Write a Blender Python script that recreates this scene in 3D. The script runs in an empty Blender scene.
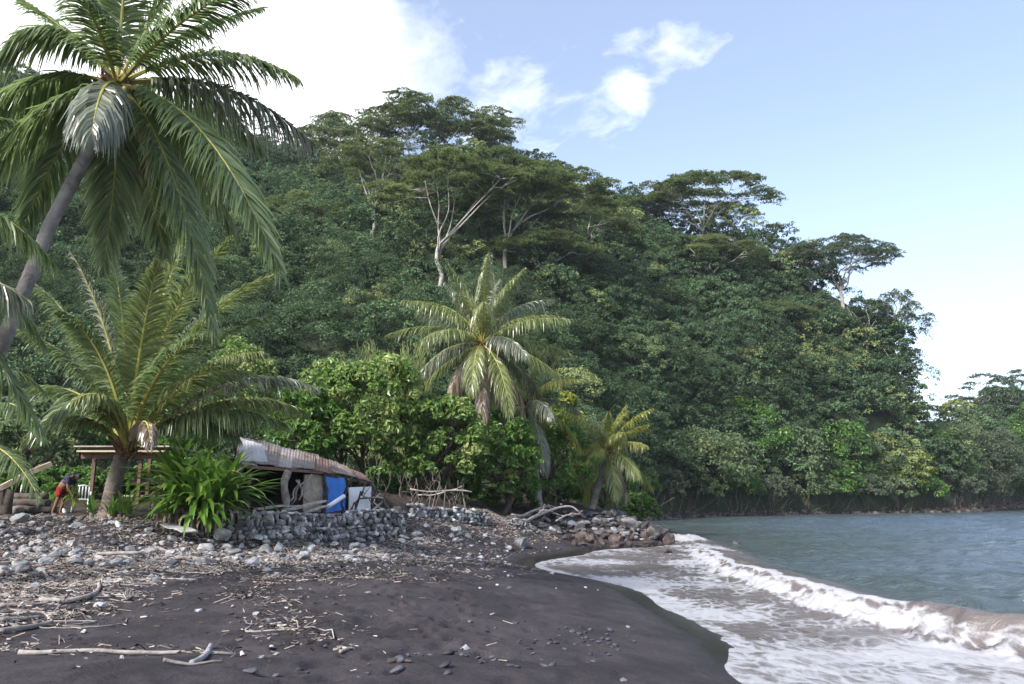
import bpy, bmesh, math, random
import numpy as np
from mathutils import Vector, Matrix

SC = bpy.context.scene
COL = SC.collection
RNG = np.random.default_rng(11)
random.seed(5)
PI = math.pi
CAMZ = 2.6
F = 796.0
TH = math.atan((497 - 342) / F)
CT, ST = math.cos(TH), math.sin(TH)

# ------------------------------------------------------------------ projection helpers (layout only)
def ray(px, py):
    xc = (px - 512) / F; yc = (342 - py) / F
    return np.array([xc, CT - yc * ST, ST + yc * CT])

def at(px, py, Y):
    d = ray(px, py); t = Y / d[1]
    return np.array([d[0] * t, Y, CAMZ + d[2] * t])

def project(X, Y, Z):
    zc = Y * CT + (Z - CAMZ) * ST
    yc = -Y * ST + (Z - CAMZ) * CT
    zc = np.where(zc < 0.1, 0.1, zc)
    return 512 + F * X / zc, 342 - F * yc / zc

def sstep(a, b, x):
    t = np.clip((x - a) / (b - a), 0, 1)
    return t * t * (3 - 2 * t)

# ------------------------------------------------------------------ value noise
def _hash(ix, iy, iz, seed):
    h = (ix * 374761393 + iy * 668265263 + iz * 2147483647 + seed * 144665) & 0xFFFFFFFF
    h = ((h ^ (h >> 13)) * 1274126177) & 0xFFFFFFFF
    h = h ^ (h >> 16)
    return (h & 0xFFFF) / 65535.0

def vnoise(x, y, z=0.0, seed=0):
    x, y, z = np.broadcast_arrays(np.asarray(x, float), np.asarray(y, float), np.asarray(z, float))
    ix = np.floor(x).astype(np.int64); iy = np.floor(y).astype(np.int64); iz = np.floor(z).astype(np.int64)
    fx = x - ix; fy = y - iy; fz = z - iz
    fx = fx * fx * (3 - 2 * fx); fy = fy * fy * (3 - 2 * fy); fz = fz * fz * (3 - 2 * fz)
    r = 0
    for a in (0, 1):
        for b in (0, 1):
            for c in (0, 1):
                w = (fx if a else 1 - fx) * (fy if b else 1 - fy) * (fz if c else 1 - fz)
                r = r + w * _hash(ix + a, iy + b, iz + c, seed)
    return r

def fbm(x, y, z=0.0, oct=4, seed=0):
    s = 0; a = 0.5; f = 1.0; tot = 0
    for k in range(oct):
        s = s + a * vnoise(np.asarray(x) * f, np.asarray(y) * f, np.asarray(z) * f, seed + k * 17)
        tot += a; a *= 0.5; f *= 2.03
    return s / tot

# ------------------------------------------------------------------ mesh accumulation
class MB:
    def __init__(self):
        self.V = []; self.n = 0; self.Q = []; self.T = []
        self.qa = []; self.ta = []; self.qb = []; self.tb = []; self.qm = []; self.tm = []
    def add(self, V, Q=None, T=None, va=0.5, vb=0.5, mi=0):
        V = np.asarray(V, np.float32).reshape(-1, 3)
        for arr, L, A, B, M in ((Q, self.Q, self.qa, self.qb, self.qm), (T, self.T, self.ta, self.tb, self.tm)):
            if arr is not None and len(arr):
                arr = np.asarray(arr, np.int64)
                L.append(arr + self.n)
                A.append(np.broadcast_to(np.asarray(va, np.float32), (len(arr),)))
                B.append(np.broadcast_to(np.asarray(vb, np.float32), (len(arr),)))
                M.append(np.full(len(arr), mi, np.int32))
        self.V.append(V); self.n += len(V)
    def build(self, name, mats, parent=None, smooth=False, loc=None, vattr=None, link=True):
        V = np.concatenate(self.V) if self.V else np.zeros((0, 3), np.float32)
        org = np.zeros(3)
        if parent is not None:
            org = np.array(parent.location)
            if parent.parent is not None: org = org + np.array(parent.parent.location)
        elif loc is not None:
            org = np.array(loc)
        V = (V - org).astype(np.float32)
        Q = np.concatenate(self.Q) if self.Q else np.zeros((0, 4), np.int64)
        T = np.concatenate(self.T) if self.T else np.zeros((0, 3), np.int64)
        me = bpy.data.meshes.new(name)
        me.vertices.add(len(V)); me.vertices.foreach_set('co', V.ravel())
        nl = len(Q) * 4 + len(T) * 3
        me.loops.add(nl)
        me.loops.foreach_set('vertex_index', np.concatenate([Q.ravel(), T.ravel()]).astype(np.int32))
        me.polygons.add(len(Q) + len(T))
        ls = np.concatenate([np.arange(len(Q)) * 4, len(Q) * 4 + np.arange(len(T)) * 3]).astype(np.int32)
        me.polygons.foreach_set('loop_start', ls)
        cat = lambda a, b: np.concatenate(a + b) if (a or b) else np.zeros(0, np.float32)
        me.polygons.foreach_set('material_index', cat(self.qm, self.tm).astype(np.int32))
        me.polygons.foreach_set('use_smooth', np.full(len(Q) + len(T), smooth))
        me.update(calc_edges=True)
        for nm, a in (('va', cat(self.qa, self.ta)), ('vb', cat(self.qb, self.tb))):
            at_ = me.attributes.new(nm, 'FLOAT', 'FACE'); at_.data.foreach_set('value', a.astype(np.float32))
        if vattr:
            for nm, a in vattr.items():
                at_ = me.attributes.new(nm, 'FLOAT', 'POINT'); at_.data.foreach_set('value', np.asarray(a, np.float32).ravel())
        if not isinstance(mats, (list, tuple)): mats = [mats]
        for m in mats: me.materials.append(m)
        o = bpy.data.objects.new(name, me)
        if link: COL.objects.link(o)
        if parent is not None: o.parent = parent
        elif loc is not None: o.location = org
        return o

def unit(v):
    v = np.asarray(v, float)
    return v / np.maximum(np.linalg.norm(v, axis=-1, keepdims=True), 1e-9)

def tube(mb, pts, rad, seg=6, va=0.5, vb=0.5, mi=0, cap=True):
    pts = np.asarray(pts, float); n = len(pts)
    rad = np.broadcast_to(np.asarray(rad, float), (n,))
    t = np.gradient(pts, axis=0); t = unit(t)
    ref = np.array([0, 0, 1.0]) if abs(t[:, 2]).mean() < 0.8 else np.array([1.0, 0, 0])
    s = unit(np.cross(t, ref)); u = np.cross(s, t)
    a = np.linspace(0, 2 * PI, seg, endpoint=False)
    V = pts[:, None] + rad[:, None, None] * (np.cos(a)[None, :, None] * s[:, None] + np.sin(a)[None, :, None] * u[:, None])
    V = V.reshape(-1, 3)
    i = np.arange(n - 1)[:, None] * seg; j = np.arange(seg)[None]; jn = (j + 1) % seg
    Q = np.stack([i + j, i + jn, i + seg + jn, i + seg + j], -1).reshape(-1, 4)
    T = []
    if cap:
        V = np.concatenate([V, pts[:1], pts[-1:]])
        c0, c1 = n * seg, n * seg + 1
        T = [(c0, (k + 1) % seg, k) for k in range(seg)] + [(c1, (n - 1) * seg + k, (n - 1) * seg + (k + 1) % seg) for k in range(seg)]
    mb.add(V, Q, T if T else None, va, vb, mi)

def wob(p0, p1, n, amp, rng, sag=0.0):
    p0 = np.asarray(p0, float); p1 = np.asarray(p1, float)
    t = np.linspace(0, 1, n)[:, None]
    P = p0 + (p1 - p0) * t
    k = rng.normal(size=(3, 3)) * amp
    ph = rng.uniform(0, 6, 3)
    for i in range(3):
        P = P + k[i] * (np.sin((i + 1) * PI * t + ph[i]) - (np.sin(ph[i]) * (1 - t) + np.sin((i + 1) * PI + ph[i]) * t))
    P[:, 2] -= sag * 4 * (t * (1 - t))[:, 0]
    return P

def box(mb, c, size, rx=(1, 0, 0), ry=(0, 1, 0), va=0.5, vb=0.5, mi=0):
    """oriented box: centre, full sizes, axes rx and ry"""
    rx = unit(np.array(rx, float)); ry = np.array(ry, float); ry = unit(ry - rx * (ry @ rx)); rz = np.cross(rx, ry)
    sx, sy, sz = [s / 2 for s in size]
    V = [np.asarray(c) + rx * sx * a + ry * sy * b + rz * sz * d for d in (-1, 1) for b in (-1, 1) for a in (-1, 1)]
    Q = [(0, 2, 3, 1), (4, 5, 7, 6), (0, 1, 5, 4), (2, 6, 7, 3), (0, 4, 6, 2), (1, 3, 7, 5)]
    mb.add(V, Q, None, va, vb, mi)

def beam(mb, p0, p1, w, h, va=0.5, vb=0.5, mi=0, up=(0, 0, 1)):
    p0 = np.asarray(p0, float); p1 = np.asarray(p1, float); d = p1 - p0; L = np.linalg.norm(d); d = d / L
    s = np.cross(d, up)
    if np.linalg.norm(s) < 1e-3: s = np.array([1.0, 0, 0])
    box(mb, (p0 + p1) / 2, (L, w, h), d, unit(s), va, vb, mi)

def leaves(mb, C, N, size, rng, aspect=0.55, fold=0.15, va=None, vb=0.5, tang=None, mi=0):
    """kite-shaped folded leaf faces at C with normals N"""
    n = len(C)
    if n == 0: return
    N = unit(N)
    R = rng.normal(size=(n, 3)) if tang is None else tang + 0.0
    D = unit(R - N * (R * N).sum(1, keepdims=True))
    S = np.cross(N, D)
    size = np.broadcast_to(np.asarray(size, float), (n,))[:, None]
    V = np.empty((n, 4, 3))
    V[:, 0] = C - D * size * 0.5
    V[:, 1] = C + S * size * aspect * 0.5 + N * size * fold - D * size * 0.05
    V[:, 2] = C + D * size * 0.5 - N * size * fold * 0.6
    V[:, 3] = C - S * size * aspect * 0.5 + N * size * fold - D * size * 0.05
    Q = np.arange(n * 4).reshape(n, 4)
    if va is None: va = rng.random(n)
    mb.add(V.reshape(-1, 3), Q, None, va, vb, mi)

# ------------------------------------------------------------------ tagging
def tag(o, label=None, cat=None, group=None, kind=None):
    if label: o['label'] = label
    if cat: o['category'] = cat
    if group: o['group'] = group
    if kind: o['kind'] = kind
    return o

def thing(name, loc, label, cat, group=None):
    o = bpy.data.objects.new(name, None); COL.objects.link(o)
    o.location = [float(v) for v in loc]; o.empty_display_size = 0.2
    return tag(o, label, cat, group)

def copy_tree(o, parent=None):
    c = o.copy(); COL.objects.link(c)
    if parent is not None: c.parent = parent
    for ch in [x for x in o.children]: copy_tree(ch, c)
    return c

# ------------------------------------------------------------------ materials
def newmat(name):
    m = bpy.data.materials.new(name); m.use_nodes = True
    nt = m.node_tree; nt.nodes.clear()
    return m, nt, nt.nodes, nt.links

def nd(N, t, **kw):
    n = N.new(t)
    for k, v in kw.items(): setattr(n, k, v)
    return n

def mixcol(N, L, fac, a, b, mode='MIX'):
    n = N.new('ShaderNodeMix'); n.data_type = 'RGBA'; n.blend_type = mode
    for sock, val in ((n.inputs[0], fac), (n.inputs[6], a), (n.inputs[7], b)):
        if isinstance(val, bpy.types.NodeSocket): L.new(val, sock)
        elif isinstance(val, (tuple, list)): sock.default_value = (*val, 1)
        else: sock.default_value = val
    return n.outputs[2]

def math_(N, L, op, a, b=None, c=None, clamp=False):
    n = N.new('ShaderNodeMath'); n.operation = op; n.use_clamp = clamp
    for i, val in enumerate((a, b, c)):
        if val is None: continue
        if isinstance(val, bpy.types.NodeSocket): L.new(val, n.inputs[i])
        else: n.inputs[i].default_value = val
    return n.outputs[0]

def maprange(N, L, v, a, b, c=0.0, d=1.0):
    n = N.new('ShaderNodeMapRange'); n.interpolation_type = 'SMOOTHSTEP'
    L.new(v, n.inputs[0]); n.inputs[1].default_value = a; n.inputs[2].default_value = b
    n.inputs[3].default_value = c; n.inputs[4].default_value = d
    return n.outputs[0]

def attr(N, name):
    n = N.new('ShaderNodeAttribute'); n.attribute_name = name
    return n.outputs['Fac']

def noise(N, L, scale, detail=4, rough=0.6, vec=None, dist=0.0):
    n = N.new('ShaderNodeTexNoise'); n.inputs['Scale'].default_value = scale; n.inputs['Detail'].default_value = detail
    n.inputs['Roughness'].default_value = rough; n.inputs['Distortion'].default_value = dist
    if vec is not None: L.new(vec, n.inputs['Vector'])
    return n.outputs['Fac']

def objvec(N, L, scale=(1, 1, 1), rot=(0, 0, 0)):
    tc = N.new('ShaderNodeTexCoord'); mp = N.new('ShaderNodeMapping')
    mp.inputs['Scale'].default_value = scale; mp.inputs['Rotation'].default_value = rot
    L.new(tc.outputs['Object'], mp.inputs['Vector'])
    return mp.outputs['Vector']

def leafmat(name, dark, light, accent, trans=0.3, rough=0.45, spec=0.3, accent_from=0.6, clump=0.0):
    """dark to light by each leaf's own value, accent colour for whole clumps with a high clump value"""
    m, nt, N, L = newmat(name)
    va = attr(N, 'va'); vb = attr(N, 'vb')
    c = mixcol(N, L, va, dark, light)
    c = mixcol(N, L, maprange(N, L, vb, accent_from, 1.0), c, accent)
    if clump > 0:
        h = nd(N, 'ShaderNodeHueSaturation'); L.new(c, h.inputs['Color']); L.new(maprange(N, L, vb, 0, 1, 1 - clump, 1 + clump), h.inputs['Value']); c = h.outputs[0]
    p = nd(N, 'ShaderNodeBsdfPrincipled'); L.new(c, p.inputs['Base Color'])
    p.inputs['Roughness'].default_value = rough; p.inputs['Specular IOR Level'].default_value = spec
    t = nd(N, 'ShaderNodeBsdfTranslucent')
    tcl = mixcol(N, L, 0.35, c, (0.20, 0.30, 0.07), 'MIX'); L.new(tcl, t.inputs['Color'])
    mx = nd(N, 'ShaderNodeMixShader'); mx.inputs[0].default_value = trans
    L.new(p.outputs[0], mx.inputs[1]); L.new(t.outputs[0], mx.inputs[2])
    o = nd(N, 'ShaderNodeOutputMaterial'); L.new(mx.outputs[0], o.inputs['Surface'])
    return m

def roughmat(name, c1, c2, scale=6.0, rough=0.85, bump=0.3, c3=None, stretch=(1, 1, 1), rnd=0.0, spec=0.3, s3=1.6, t3=(0.52, 0.68), bscale=3.0, va=0.0):
    m, nt, N, L = newmat(name)
    v = objvec(N, L, stretch)
    n1 = noise(N, L, scale, 6, 0.65, v)
    c = mixcol(N, L, maprange(N, L, n1, 0.3, 0.7), c1, c2)
    if c3 is not None:
        c = mixcol(N, L, maprange(N, L, noise(N, L, scale / s3, 5, 0.6, v, 0.6), *t3), c, c3)
    if rnd > 0:
        oi = nd(N, 'ShaderNodeObjectInfo')
        h = nd(N, 'ShaderNodeHueSaturation'); L.new(c, h.inputs['Color'])
        L.new(maprange(N, L, oi.outputs['Random'], 0, 1, 1 - rnd, 1 + rnd), h.inputs['Value']); c = h.outputs[0]
    if va > 0:
        h = nd(N, 'ShaderNodeHueSaturation'); L.new(c, h.inputs['Color'])
        L.new(maprange(N, L, attr(N, 'va'), 0, 1, 1 - va, 1 + va), h.inputs['Value']); c = h.outputs[0]
    p = nd(N, 'ShaderNodeBsdfPrincipled'); L.new(c, p.inputs['Base Color'])
    p.inputs['Roughness'].default_value = rough; p.inputs['Specular IOR Level'].default_value = spec
    b = nd(N, 'ShaderNodeBump'); b.inputs['Strength'].default_value = bump; b.inputs['Distance'].default_value = 0.05
    L.new(noise(N, L, scale * bscale, 5, 0.7, v), b.inputs['Height']); L.new(b.outputs[0], p.inputs['Normal'])
    o = nd(N, 'ShaderNodeOutputMaterial'); L.new(p.outputs[0], o.inputs['Surface'])
    return m

# ================================================================== TERRAIN
# near-ground control points, (px, py, distance)
CP = [(0,684,8.0),(256,684,8.2),(512,684,8.7),(640,684,9.4),(715,684,10.7),
      (0,640,10.6),(200,640,10.8),(400,640,11.6),(600,640,13.2),(700,645,13.9),
      (0,600,13.5),(300,600,14.2),(500,600,16.0),(640,612,17.3),
      (0,560,19.0),(200,560,20.0),(400,560,23.5),(520,556,33.2),(470,560,27.0),(600,585,22.5),
      (0,535,22.0),(110,535,22.5),(0,520,24.0),(110,520,24.5),(180,524,24.0),(0,512,27.0),(110,511,28.0),
      (235,548,23.8),(330,542,27.5),(400,535,30.5),(490,530,36.0),
      (235,511,26.0),(330,509,30.5),(400,509,33.5),(490,514,38.5),
      (500,545,34.0),(530,522,43.0),(600,518,46.0),(600,549,40.5),(660,541,44.5),(640,524,49.0),(675,540,46.0)]
P3 = [at(*c) for c in CP]
P3 += [np.array(p) for p in [(6,11,-.45),(6,20,-.5),(4.5,34,-.55),(10,46,-.6),(9,30,-1.0),(16,40,-1.6),(12,20,-1.4),(9,10,-1.1),
       (-20,30,2.8),(-14,42,3.0),(-5,50,3.0),(4,58,2.6),(-9,10,1.1),(-12,18,1.5),(-12,6,1.0),(0,2,0.75),(3,4,0.25),(-6,2,1.0),(5,5,-.3)]]
P3 = np.array(P3)

def _tps(r2): return r2 * np.log(np.maximum(r2, 1e-9)) * 0.5
_X = P3[:, :2] / 20.0
_K = _tps(((_X[:, None] - _X[None]) ** 2).sum(-1)) + np.eye(len(_X)) * 6e-4
_Pm = np.c_[np.ones(len(_X)), _X]
_A = np.block([[_K, _Pm], [_Pm.T, np.zeros((3, 3))]])
_sol = np.linalg.solve(_A, np.r_[P3[:, 2], 0, 0, 0])

def rbf(X, Y):
    sh = X.shape; q = np.c_[X.ravel(), Y.ravel()] / 20.0
    out = np.empty(len(q))
    for i in range(0, len(q), 40000):
        s = q[i:i + 40000]
        out[i:i + 40000] = _tps(((s[:, None] - _X[None]) ** 2).sum(-1)) @ _sol[:-3] + _sol[-3] + s @ _sol[-2:]
    return out.reshape(sh)

COAST = [(6,-3000),(6,-200),(5,-20),(3.6,5),(2.8,11),(2.6,17),(1.6,24),(0.6,33),(2.8,40),(7.5,44),(9.3,47),(9.3,52),(11,70),(13,88),(19,100),
         (25.5,109),(36,118),(52,129),(76,140),(112,172),(150,205),(230,260),(400,300),(3000,500),(3000,3000),(-3000,3000),(-3000,-3000)]
_C = np.array(COAST, float)

def coast_d(X, Y):
    """distance to the coast line, positive inland"""
    X = np.asarray(X, float); Y = np.asarray(Y, float)
    d2 = np.full(X.shape, 1e12); ins = np.zeros(X.shape, bool)
    for i in range(len(_C)):
        a = _C[i]; b = _C[(i + 1) % len(_C)]
        e = b - a
        t = np.clip(((X - a[0]) * e[0] + (Y - a[1]) * e[1]) / (e @ e), 0, 1)
        d2 = np.minimum(d2, (X - a[0] - t * e[0]) ** 2 + (Y - a[1] - t * e[1]) ** 2)
        c = ((a[1] > Y) != (b[1] > Y)) & (X < (b[0] - a[0]) * (Y - a[1]) / (b[1] - a[1] + 1e-12) + a[0])
        ins ^= c
    d = np.sqrt(d2)
    return np.where(ins, d, -d)

FOOT_ = []
for (xa, ya, xb, yb, nf) in ((452,572,500,668,22),(388,592,452,640,14),(430,566,462,612,12),(300,606,372,668,12)):
    r1 = at(xa, ya, 0.55 * 0 + (CAMZ - .65) * F / (ya - 497)); r2 = at(xb, yb, (CAMZ - .55) * F / (yb - 497))
    dv = (r2 - r1)[:2]; an = math.atan2(dv[1], dv[0]); pe = np.array([-dv[1], dv[0]]) / np.linalg.norm(dv)
    for k_ in range(nf):
        pq = r1[:2] + dv * (k_ + RNG.uniform(-.2, .2)) / nf + pe * (.13 * (1 if k_ % 2 else -1) + RNG.normal() * .05)
        FOOT_.append((pq[0], pq[1], an + RNG.normal() * .2))
_f = np.array(FOOT_); FB = (_f[:, 0].min() - .6, _f[:, 0].max() + .6, _f[:, 1].min() - .6, _f[:, 1].max() + .6)
def ground(X, Y, detail=True):
    X = np.asarray(X, float); Y = np.asarray(Y, float)
    d = coast_d(X, Y)
    far = np.where(d > 0, np.minimum(0.35 * d, 2.6 + 0.004 * d), np.maximum(0.10 * d, -3.0))
    w = sstep(-24, -17, X) * (1 - sstep(12, 18, X)) * (1 - sstep(50, 62, Y)) * sstep(-4, 2, Y)
    h = far.copy()
    m = w > 0
    if m.any():
        h[m] = far[m] * (1 - w[m]) + rbf(X[m], Y[m]) * w[m]
    if detail:
        fb = (X > FB[0]) & (X < FB[1]) & (Y > FB[2]) & (Y < FB[3])
        if fb.any():
            xf, yf, hf = X[fb], Y[fb], h[fb]
            for fx, fy, fa in FOOT_:
                m_ = (np.abs(xf - fx) < .5) & (np.abs(yf - fy) < .5)
                if m_.any():
                    dx = xf[m_] - fx; dy = yf[m_] - fy
                    ca_, sa_ = math.cos(fa), math.sin(fa); p_ = dx * ca_ + dy * sa_; q_ = -dx * sa_ + dy * ca_
                    r_ = np.sqrt((p_ / .17) ** 2 + (q_ / .085) ** 2)
                    hf[m_] += -.075 * np.exp(-r_ ** 4) + .03 * np.exp(-((r_ - 1.35) / .35) ** 2)
            h[fb] = hf
        k = sstep(0.25, 0.9, h) * w
        h = h + k * (fbm(X * 0.9, Y * 0.9, 0, 4, 3) - 0.5) * 0.16
        # the cobble and wrack slope is lumpier than the sand
        px, py = project(X, Y, h)
        lump = sstep(610, 560, py + 0.12 * px) * w * sstep(0.6, 1.0, h)
        h = h + lump * (fbm(X * 2.6, Y * 2.6, 0, 3, 8) - 0.5) * 0.22
        # trodden sand: shallow dents and a line of footprints
        k2 = w * sstep(0.12, 0.4, h) * (1 - lump)
        dn = vnoise(X * 3.1, Y * 2.4, 0, 21)
        h = h - k2 * (sstep(0.62, 0.9, dn) * 0.07 + 0.05 * (fbm(X * 4.5, Y * 3.4, 0, 3, 23) - .5)) * sstep(4.2, 1.5, np.abs(X + 1.2))
    return h

_GX = np.arange(-34, 20.01, 0.2); _GY = np.arange(3, 72.01, 0.2)
_GG = ground(*np.meshgrid(_GX, _GY), detail=False)
def coarse(X, Y):
    """bilinear look-up of the ground without its small detail"""
    i = np.clip((X + 34) / 0.2, 0, len(_GX) - 1.001); j = np.clip((Y - 3) / 0.2, 0, len(_GY) - 1.001)
    i0 = i.astype(int); j0 = j.astype(int); a = i - i0; b_ = j - j0
    return (_GG[j0, i0] * (1 - a) + _GG[j0, i0 + 1] * a) * (1 - b_) + (_GG[j0 + 1, i0] * (1 - a) + _GG[j0 + 1, i0 + 1] * a) * b_

def hit(px, py, y0=4.0, y1=70.0):
    """first point of the near ground met along a line of sight"""
    d = ray(px, py); Y = np.linspace(y0, min(y1, 71), 1400); t = Y / d[1]; X = d[0] * t; Z = CAMZ + d[2] * t
    g = coarse(X, Y); k = g >= Z
    i = int(np.argmax(k)) if k.any() else len(Y) - 1
    return np.array([X[i], Y[i], gz(X[i], Y[i])])

def gz(x, y): return float(ground(np.array([float(x)]), np.array([float(y)]))[0])

def graded(segs):
    out = []
    for a, b, s in segs: out.append(np.arange(a, b, s))
    return np.concatenate(out + [np.array([segs[-1][1]])])

def sheet(xs, ys, Z):
    X, Y = np.meshgrid(xs, ys)
    V = np.stack([X, Y, Z], -1).reshape(-1, 3)
    nx = len(xs); i = np.arange(len(ys) - 1)[:, None] * nx; j = np.arange(nx - 1)[None]
    Q = np.stack([i + j, i + j + 1, i + nx + j + 1, i + nx + j], -1).reshape(-1, 4)
    return V, Q

# ---- ground material: black sand, wet towards the water, brown litter soil up the slope
def sand_material():
    m, nt, N, L = newmat('black_sand')
    v = objvec(N, L)
    wet = attr(N, 'wet'); soil = attr(N, 'soil'); dirt = attr(N, 'dirt')
    n1 = noise(N, L, 0.9, 6, 0.6, v); n2 = noise(N, L, 60, 3, 0.7, v); n3 = noise(N, L, 7, 5, 0.65, v)
    c = mixcol(N, L, maprange(N, L, n1, 0.35, 0.68), (0.0195, 0.0160, 0.0190), (0.047, 0.0395, 0.0435))
    c = mixcol(N, L, maprange(N, L, n2, 0.5, 0.8), c, (0.075, 0.066, 0.068))
    c = mixcol(N, L, math_(N, L, 'MULTIPLY', maprange(N, L, n3, 0.5, 0.66), dirt), c, (0.105, 0.085, 0.075))
    c = mixcol(N, L, soil, c, mixcol(N, L, n3, (0.020, 0.015, 0.011), (0.055, 0.040, 0.027)))
    wetn = math_(N, L, 'ADD', wet, math_(N, L, 'MULTIPLY', math_(N, L, 'SUBTRACT', n1, 0.5), 0.35))
    wf = maprange(N, L, wetn, 0.35, 0.75)
    c = mixcol(N, L, wf, c, (0.022, 0.019, 0.019))
    p = nd(N, 'ShaderNodeBsdfPrincipled'); L.new(c, p.inputs['Base Color'])
    L.new(maprange(N, L, wf, 0, 1, 0.9, 0.24), p.inputs['Roughness'])
    p.inputs['Specular IOR Level'].default_value = 0.3
    b = nd(N, 'ShaderNodeBump'); b.inputs['Distance'].default_value = 0.04
    L.new(maprange(N, L, wf, 0, 1, 0.8, 0.06), b.inputs['Strength'])
    hh = math_(N, L, 'ADD', math_(N, L, 'ADD', noise(N, L, 9, 6, 0.7, v), math_(N, L, 'MULTIPLY', n2, 0.25)), math_(N, L, 'MULTIPLY', noise(N, L, 2.8, 4, 0.55, v, 0.5), 2.2))
    L.new(hh, b.inputs['Height']); L.new(b.outputs[0], p.inputs['Normal'])
    o = nd(N, 'ShaderNodeOutputMaterial'); L.new(p.outputs[0], o.inputs['Surface'])
    return m

xs = graded([(-900,-400,125),(-400,-60,34),(-60,-20,2.0),(-20,-9,0.16),(-9,4,0.065),(4,10,0.16),(10,30,1.0),(30,150,6),(150,600,45),(600,900,100)])
ys = graded([(-900,-400,125),(-400,-40,40),(-40,4,2.0),(4,6.5,0.3),(6.5,20,0.065),(20,34,0.09),(34,52,0.16),(52,70,0.6),(70,200,3.0),(200,600,30),(600,900,100)])
XX, YY = np.meshgrid(xs, ys)
GZ = ground(XX, YY)
V, Q = sheet(xs, ys, GZ)
wet = np.clip(1 - (GZ - 0.02) / 0.42, 0, 1)
soil = np.maximum(sstep(1.75, 2.1, GZ), sstep(60, 80, YY) * (GZ > 0.3))
PX, PY = project(XX, YY, GZ)
dirt = sstep(622, 575, PY + 0.10 * np.abs(PX - 40)) * (YY > 5)
b = MB(); b.add(V, Q)
gr = b.build('ground', sand_material(), smooth=True, vattr={'wet': wet, 'soil': soil, 'dirt': dirt})
tag(gr, kind='structure')

# ---------------------------------------------------------------- hill behind the bay
RIDGE = [(-900,150,300),(-300,95,290),(0,90,260),(60,100,252),(120,118,244),(180,132,236),(240,158,226),(300,176,214),(340,182,204),(420,184,192),(500,188,182),
         (545,196,178),(600,222,172),(640,232,170),(700,240,166),(760,252,162),(800,282,158),(850,304,154),(886,330,150),
         (900,375,149),(912,425,150),(925,452,156),(945,446,172),(975,428,184),(1024,412,196),(1090,380,214),(1250,350,240),(1700,380,300)]
RP = np.array([at(*r) for r in RIDGE]); RU = RP[:, 0] / RP[:, 1]
o_ = np.argsort(RU); RU = RU[o_]; RP = RP[o_]
FOOT = [(-900,520,62),(0,512,66),(300,505,70),(500,505,76),(600,505,86),(690,506,110),(760,506,121),(850,505,132),(915,505,138),(960,505,146),(1024,503,178),(1250,500,215),(1700,500,270)]
FP = np.array([at(*r) for r in FOOT]); FU = FP[:, 0] / FP[:, 1]

def hill(u, s, rough=True):
    u = np.asarray(u, float); s = np.asarray(s, float)
    Y1 = np.interp(u, RU, RP[:, 1]); Z1 = np.interp(u, RU, RP[:, 2]); Y0 = np.interp(u, FU, FP[:, 1])
    Z0 = 2.8
    Z1 = Z0 - 6 + (Z1 - Z0 + 6) * (1 - sstep(0.74, 1.02, u))          # the right headland runs out into the sea
    Y = Y0 + (Y1 - Y0) * s
    pr = np.where(s < 0, 30 * s, np.where(s < 1, np.clip(s, 0, 1) ** 0.86, 1 - 0.35 * (s - 1) ** 1.3))
    pr = np.where(s < 0, s * 25 / np.maximum(np.abs(Z1 - Z0), 1), pr)
    Z = Z0 + (Z1 - Z0) * pr
    X = u * Y
    if rough:
        k = np.clip(s * 6, 0, 1)
        Z = Z + k * (fbm(X / 15, Y / 15, 0, 4, 31) - 0.5) * 9 * np.clip((Z1 - Z0) / 50, 0.1, 1)
    return X, Y, Z

us = np.linspace(-1.35, 1.05, 330); ss = np.linspace(-0.12, 2.2, 110)
UU, SS = np.meshgrid(us, ss)
HX, HY, HZ = hill(UU, SS)
HZ = np.where(SS < 0, np.minimum(HZ, 2.8 + SS * 60), HZ)
nx = len(us); i = np.arange(len(ss) - 1)[:, None] * nx; j = np.arange(nx - 1)[None]
Q = np.stack([i + j, i + j + 1, i + nx + j + 1, i + nx + j], -1).reshape(-1, 4)
b = MB(); b.add(np.stack([HX, HY, HZ], -1).reshape(-1, 3), Q)
hl = b.build('hill', roughmat('hill_soil', (0.014, 0.022, 0.010), (0.028, 0.040, 0.018), 0.5, 0.95, 0.4), smooth=True)
tag(hl, kind='structure')

def hill_hit(px, py):
    """point of the hill face on a line of sight"""
    d = ray(px, py)
    s = np.linspace(0, 1.02, 600)
    # for each s find u so that the point lies on the vertical plane of the sight line
    u = d[0] / d[1]
    X, Y, Z = hill(np.full_like(s, u), s)
    Zr = CAMZ + d[2] / d[1] * Y
    k = Z >= Zr
    i = int(np.argmax(k)) if k.any() else int(np.argmin(np.abs(Zr - Z)))
    return np.array([X[i], Y[i], Z[i]])

# ---------------------------------------------------------------- sea
# breaking wave: crest line and front foot, as world curves
WC = np.array([at(p[0], p[1], Y)[:2] for p, Y in (((1180,650),11.0),((1024,613),14.2),((960,606),15.0),((900,598),16.4),((860,591),17.6),((800,578),20.3),((740,560),27.0),((705,543),38.0),((690,536),48.0),((690,530),60.0))])
WC = WC[np.argsort(WC[:, 1])]

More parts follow.
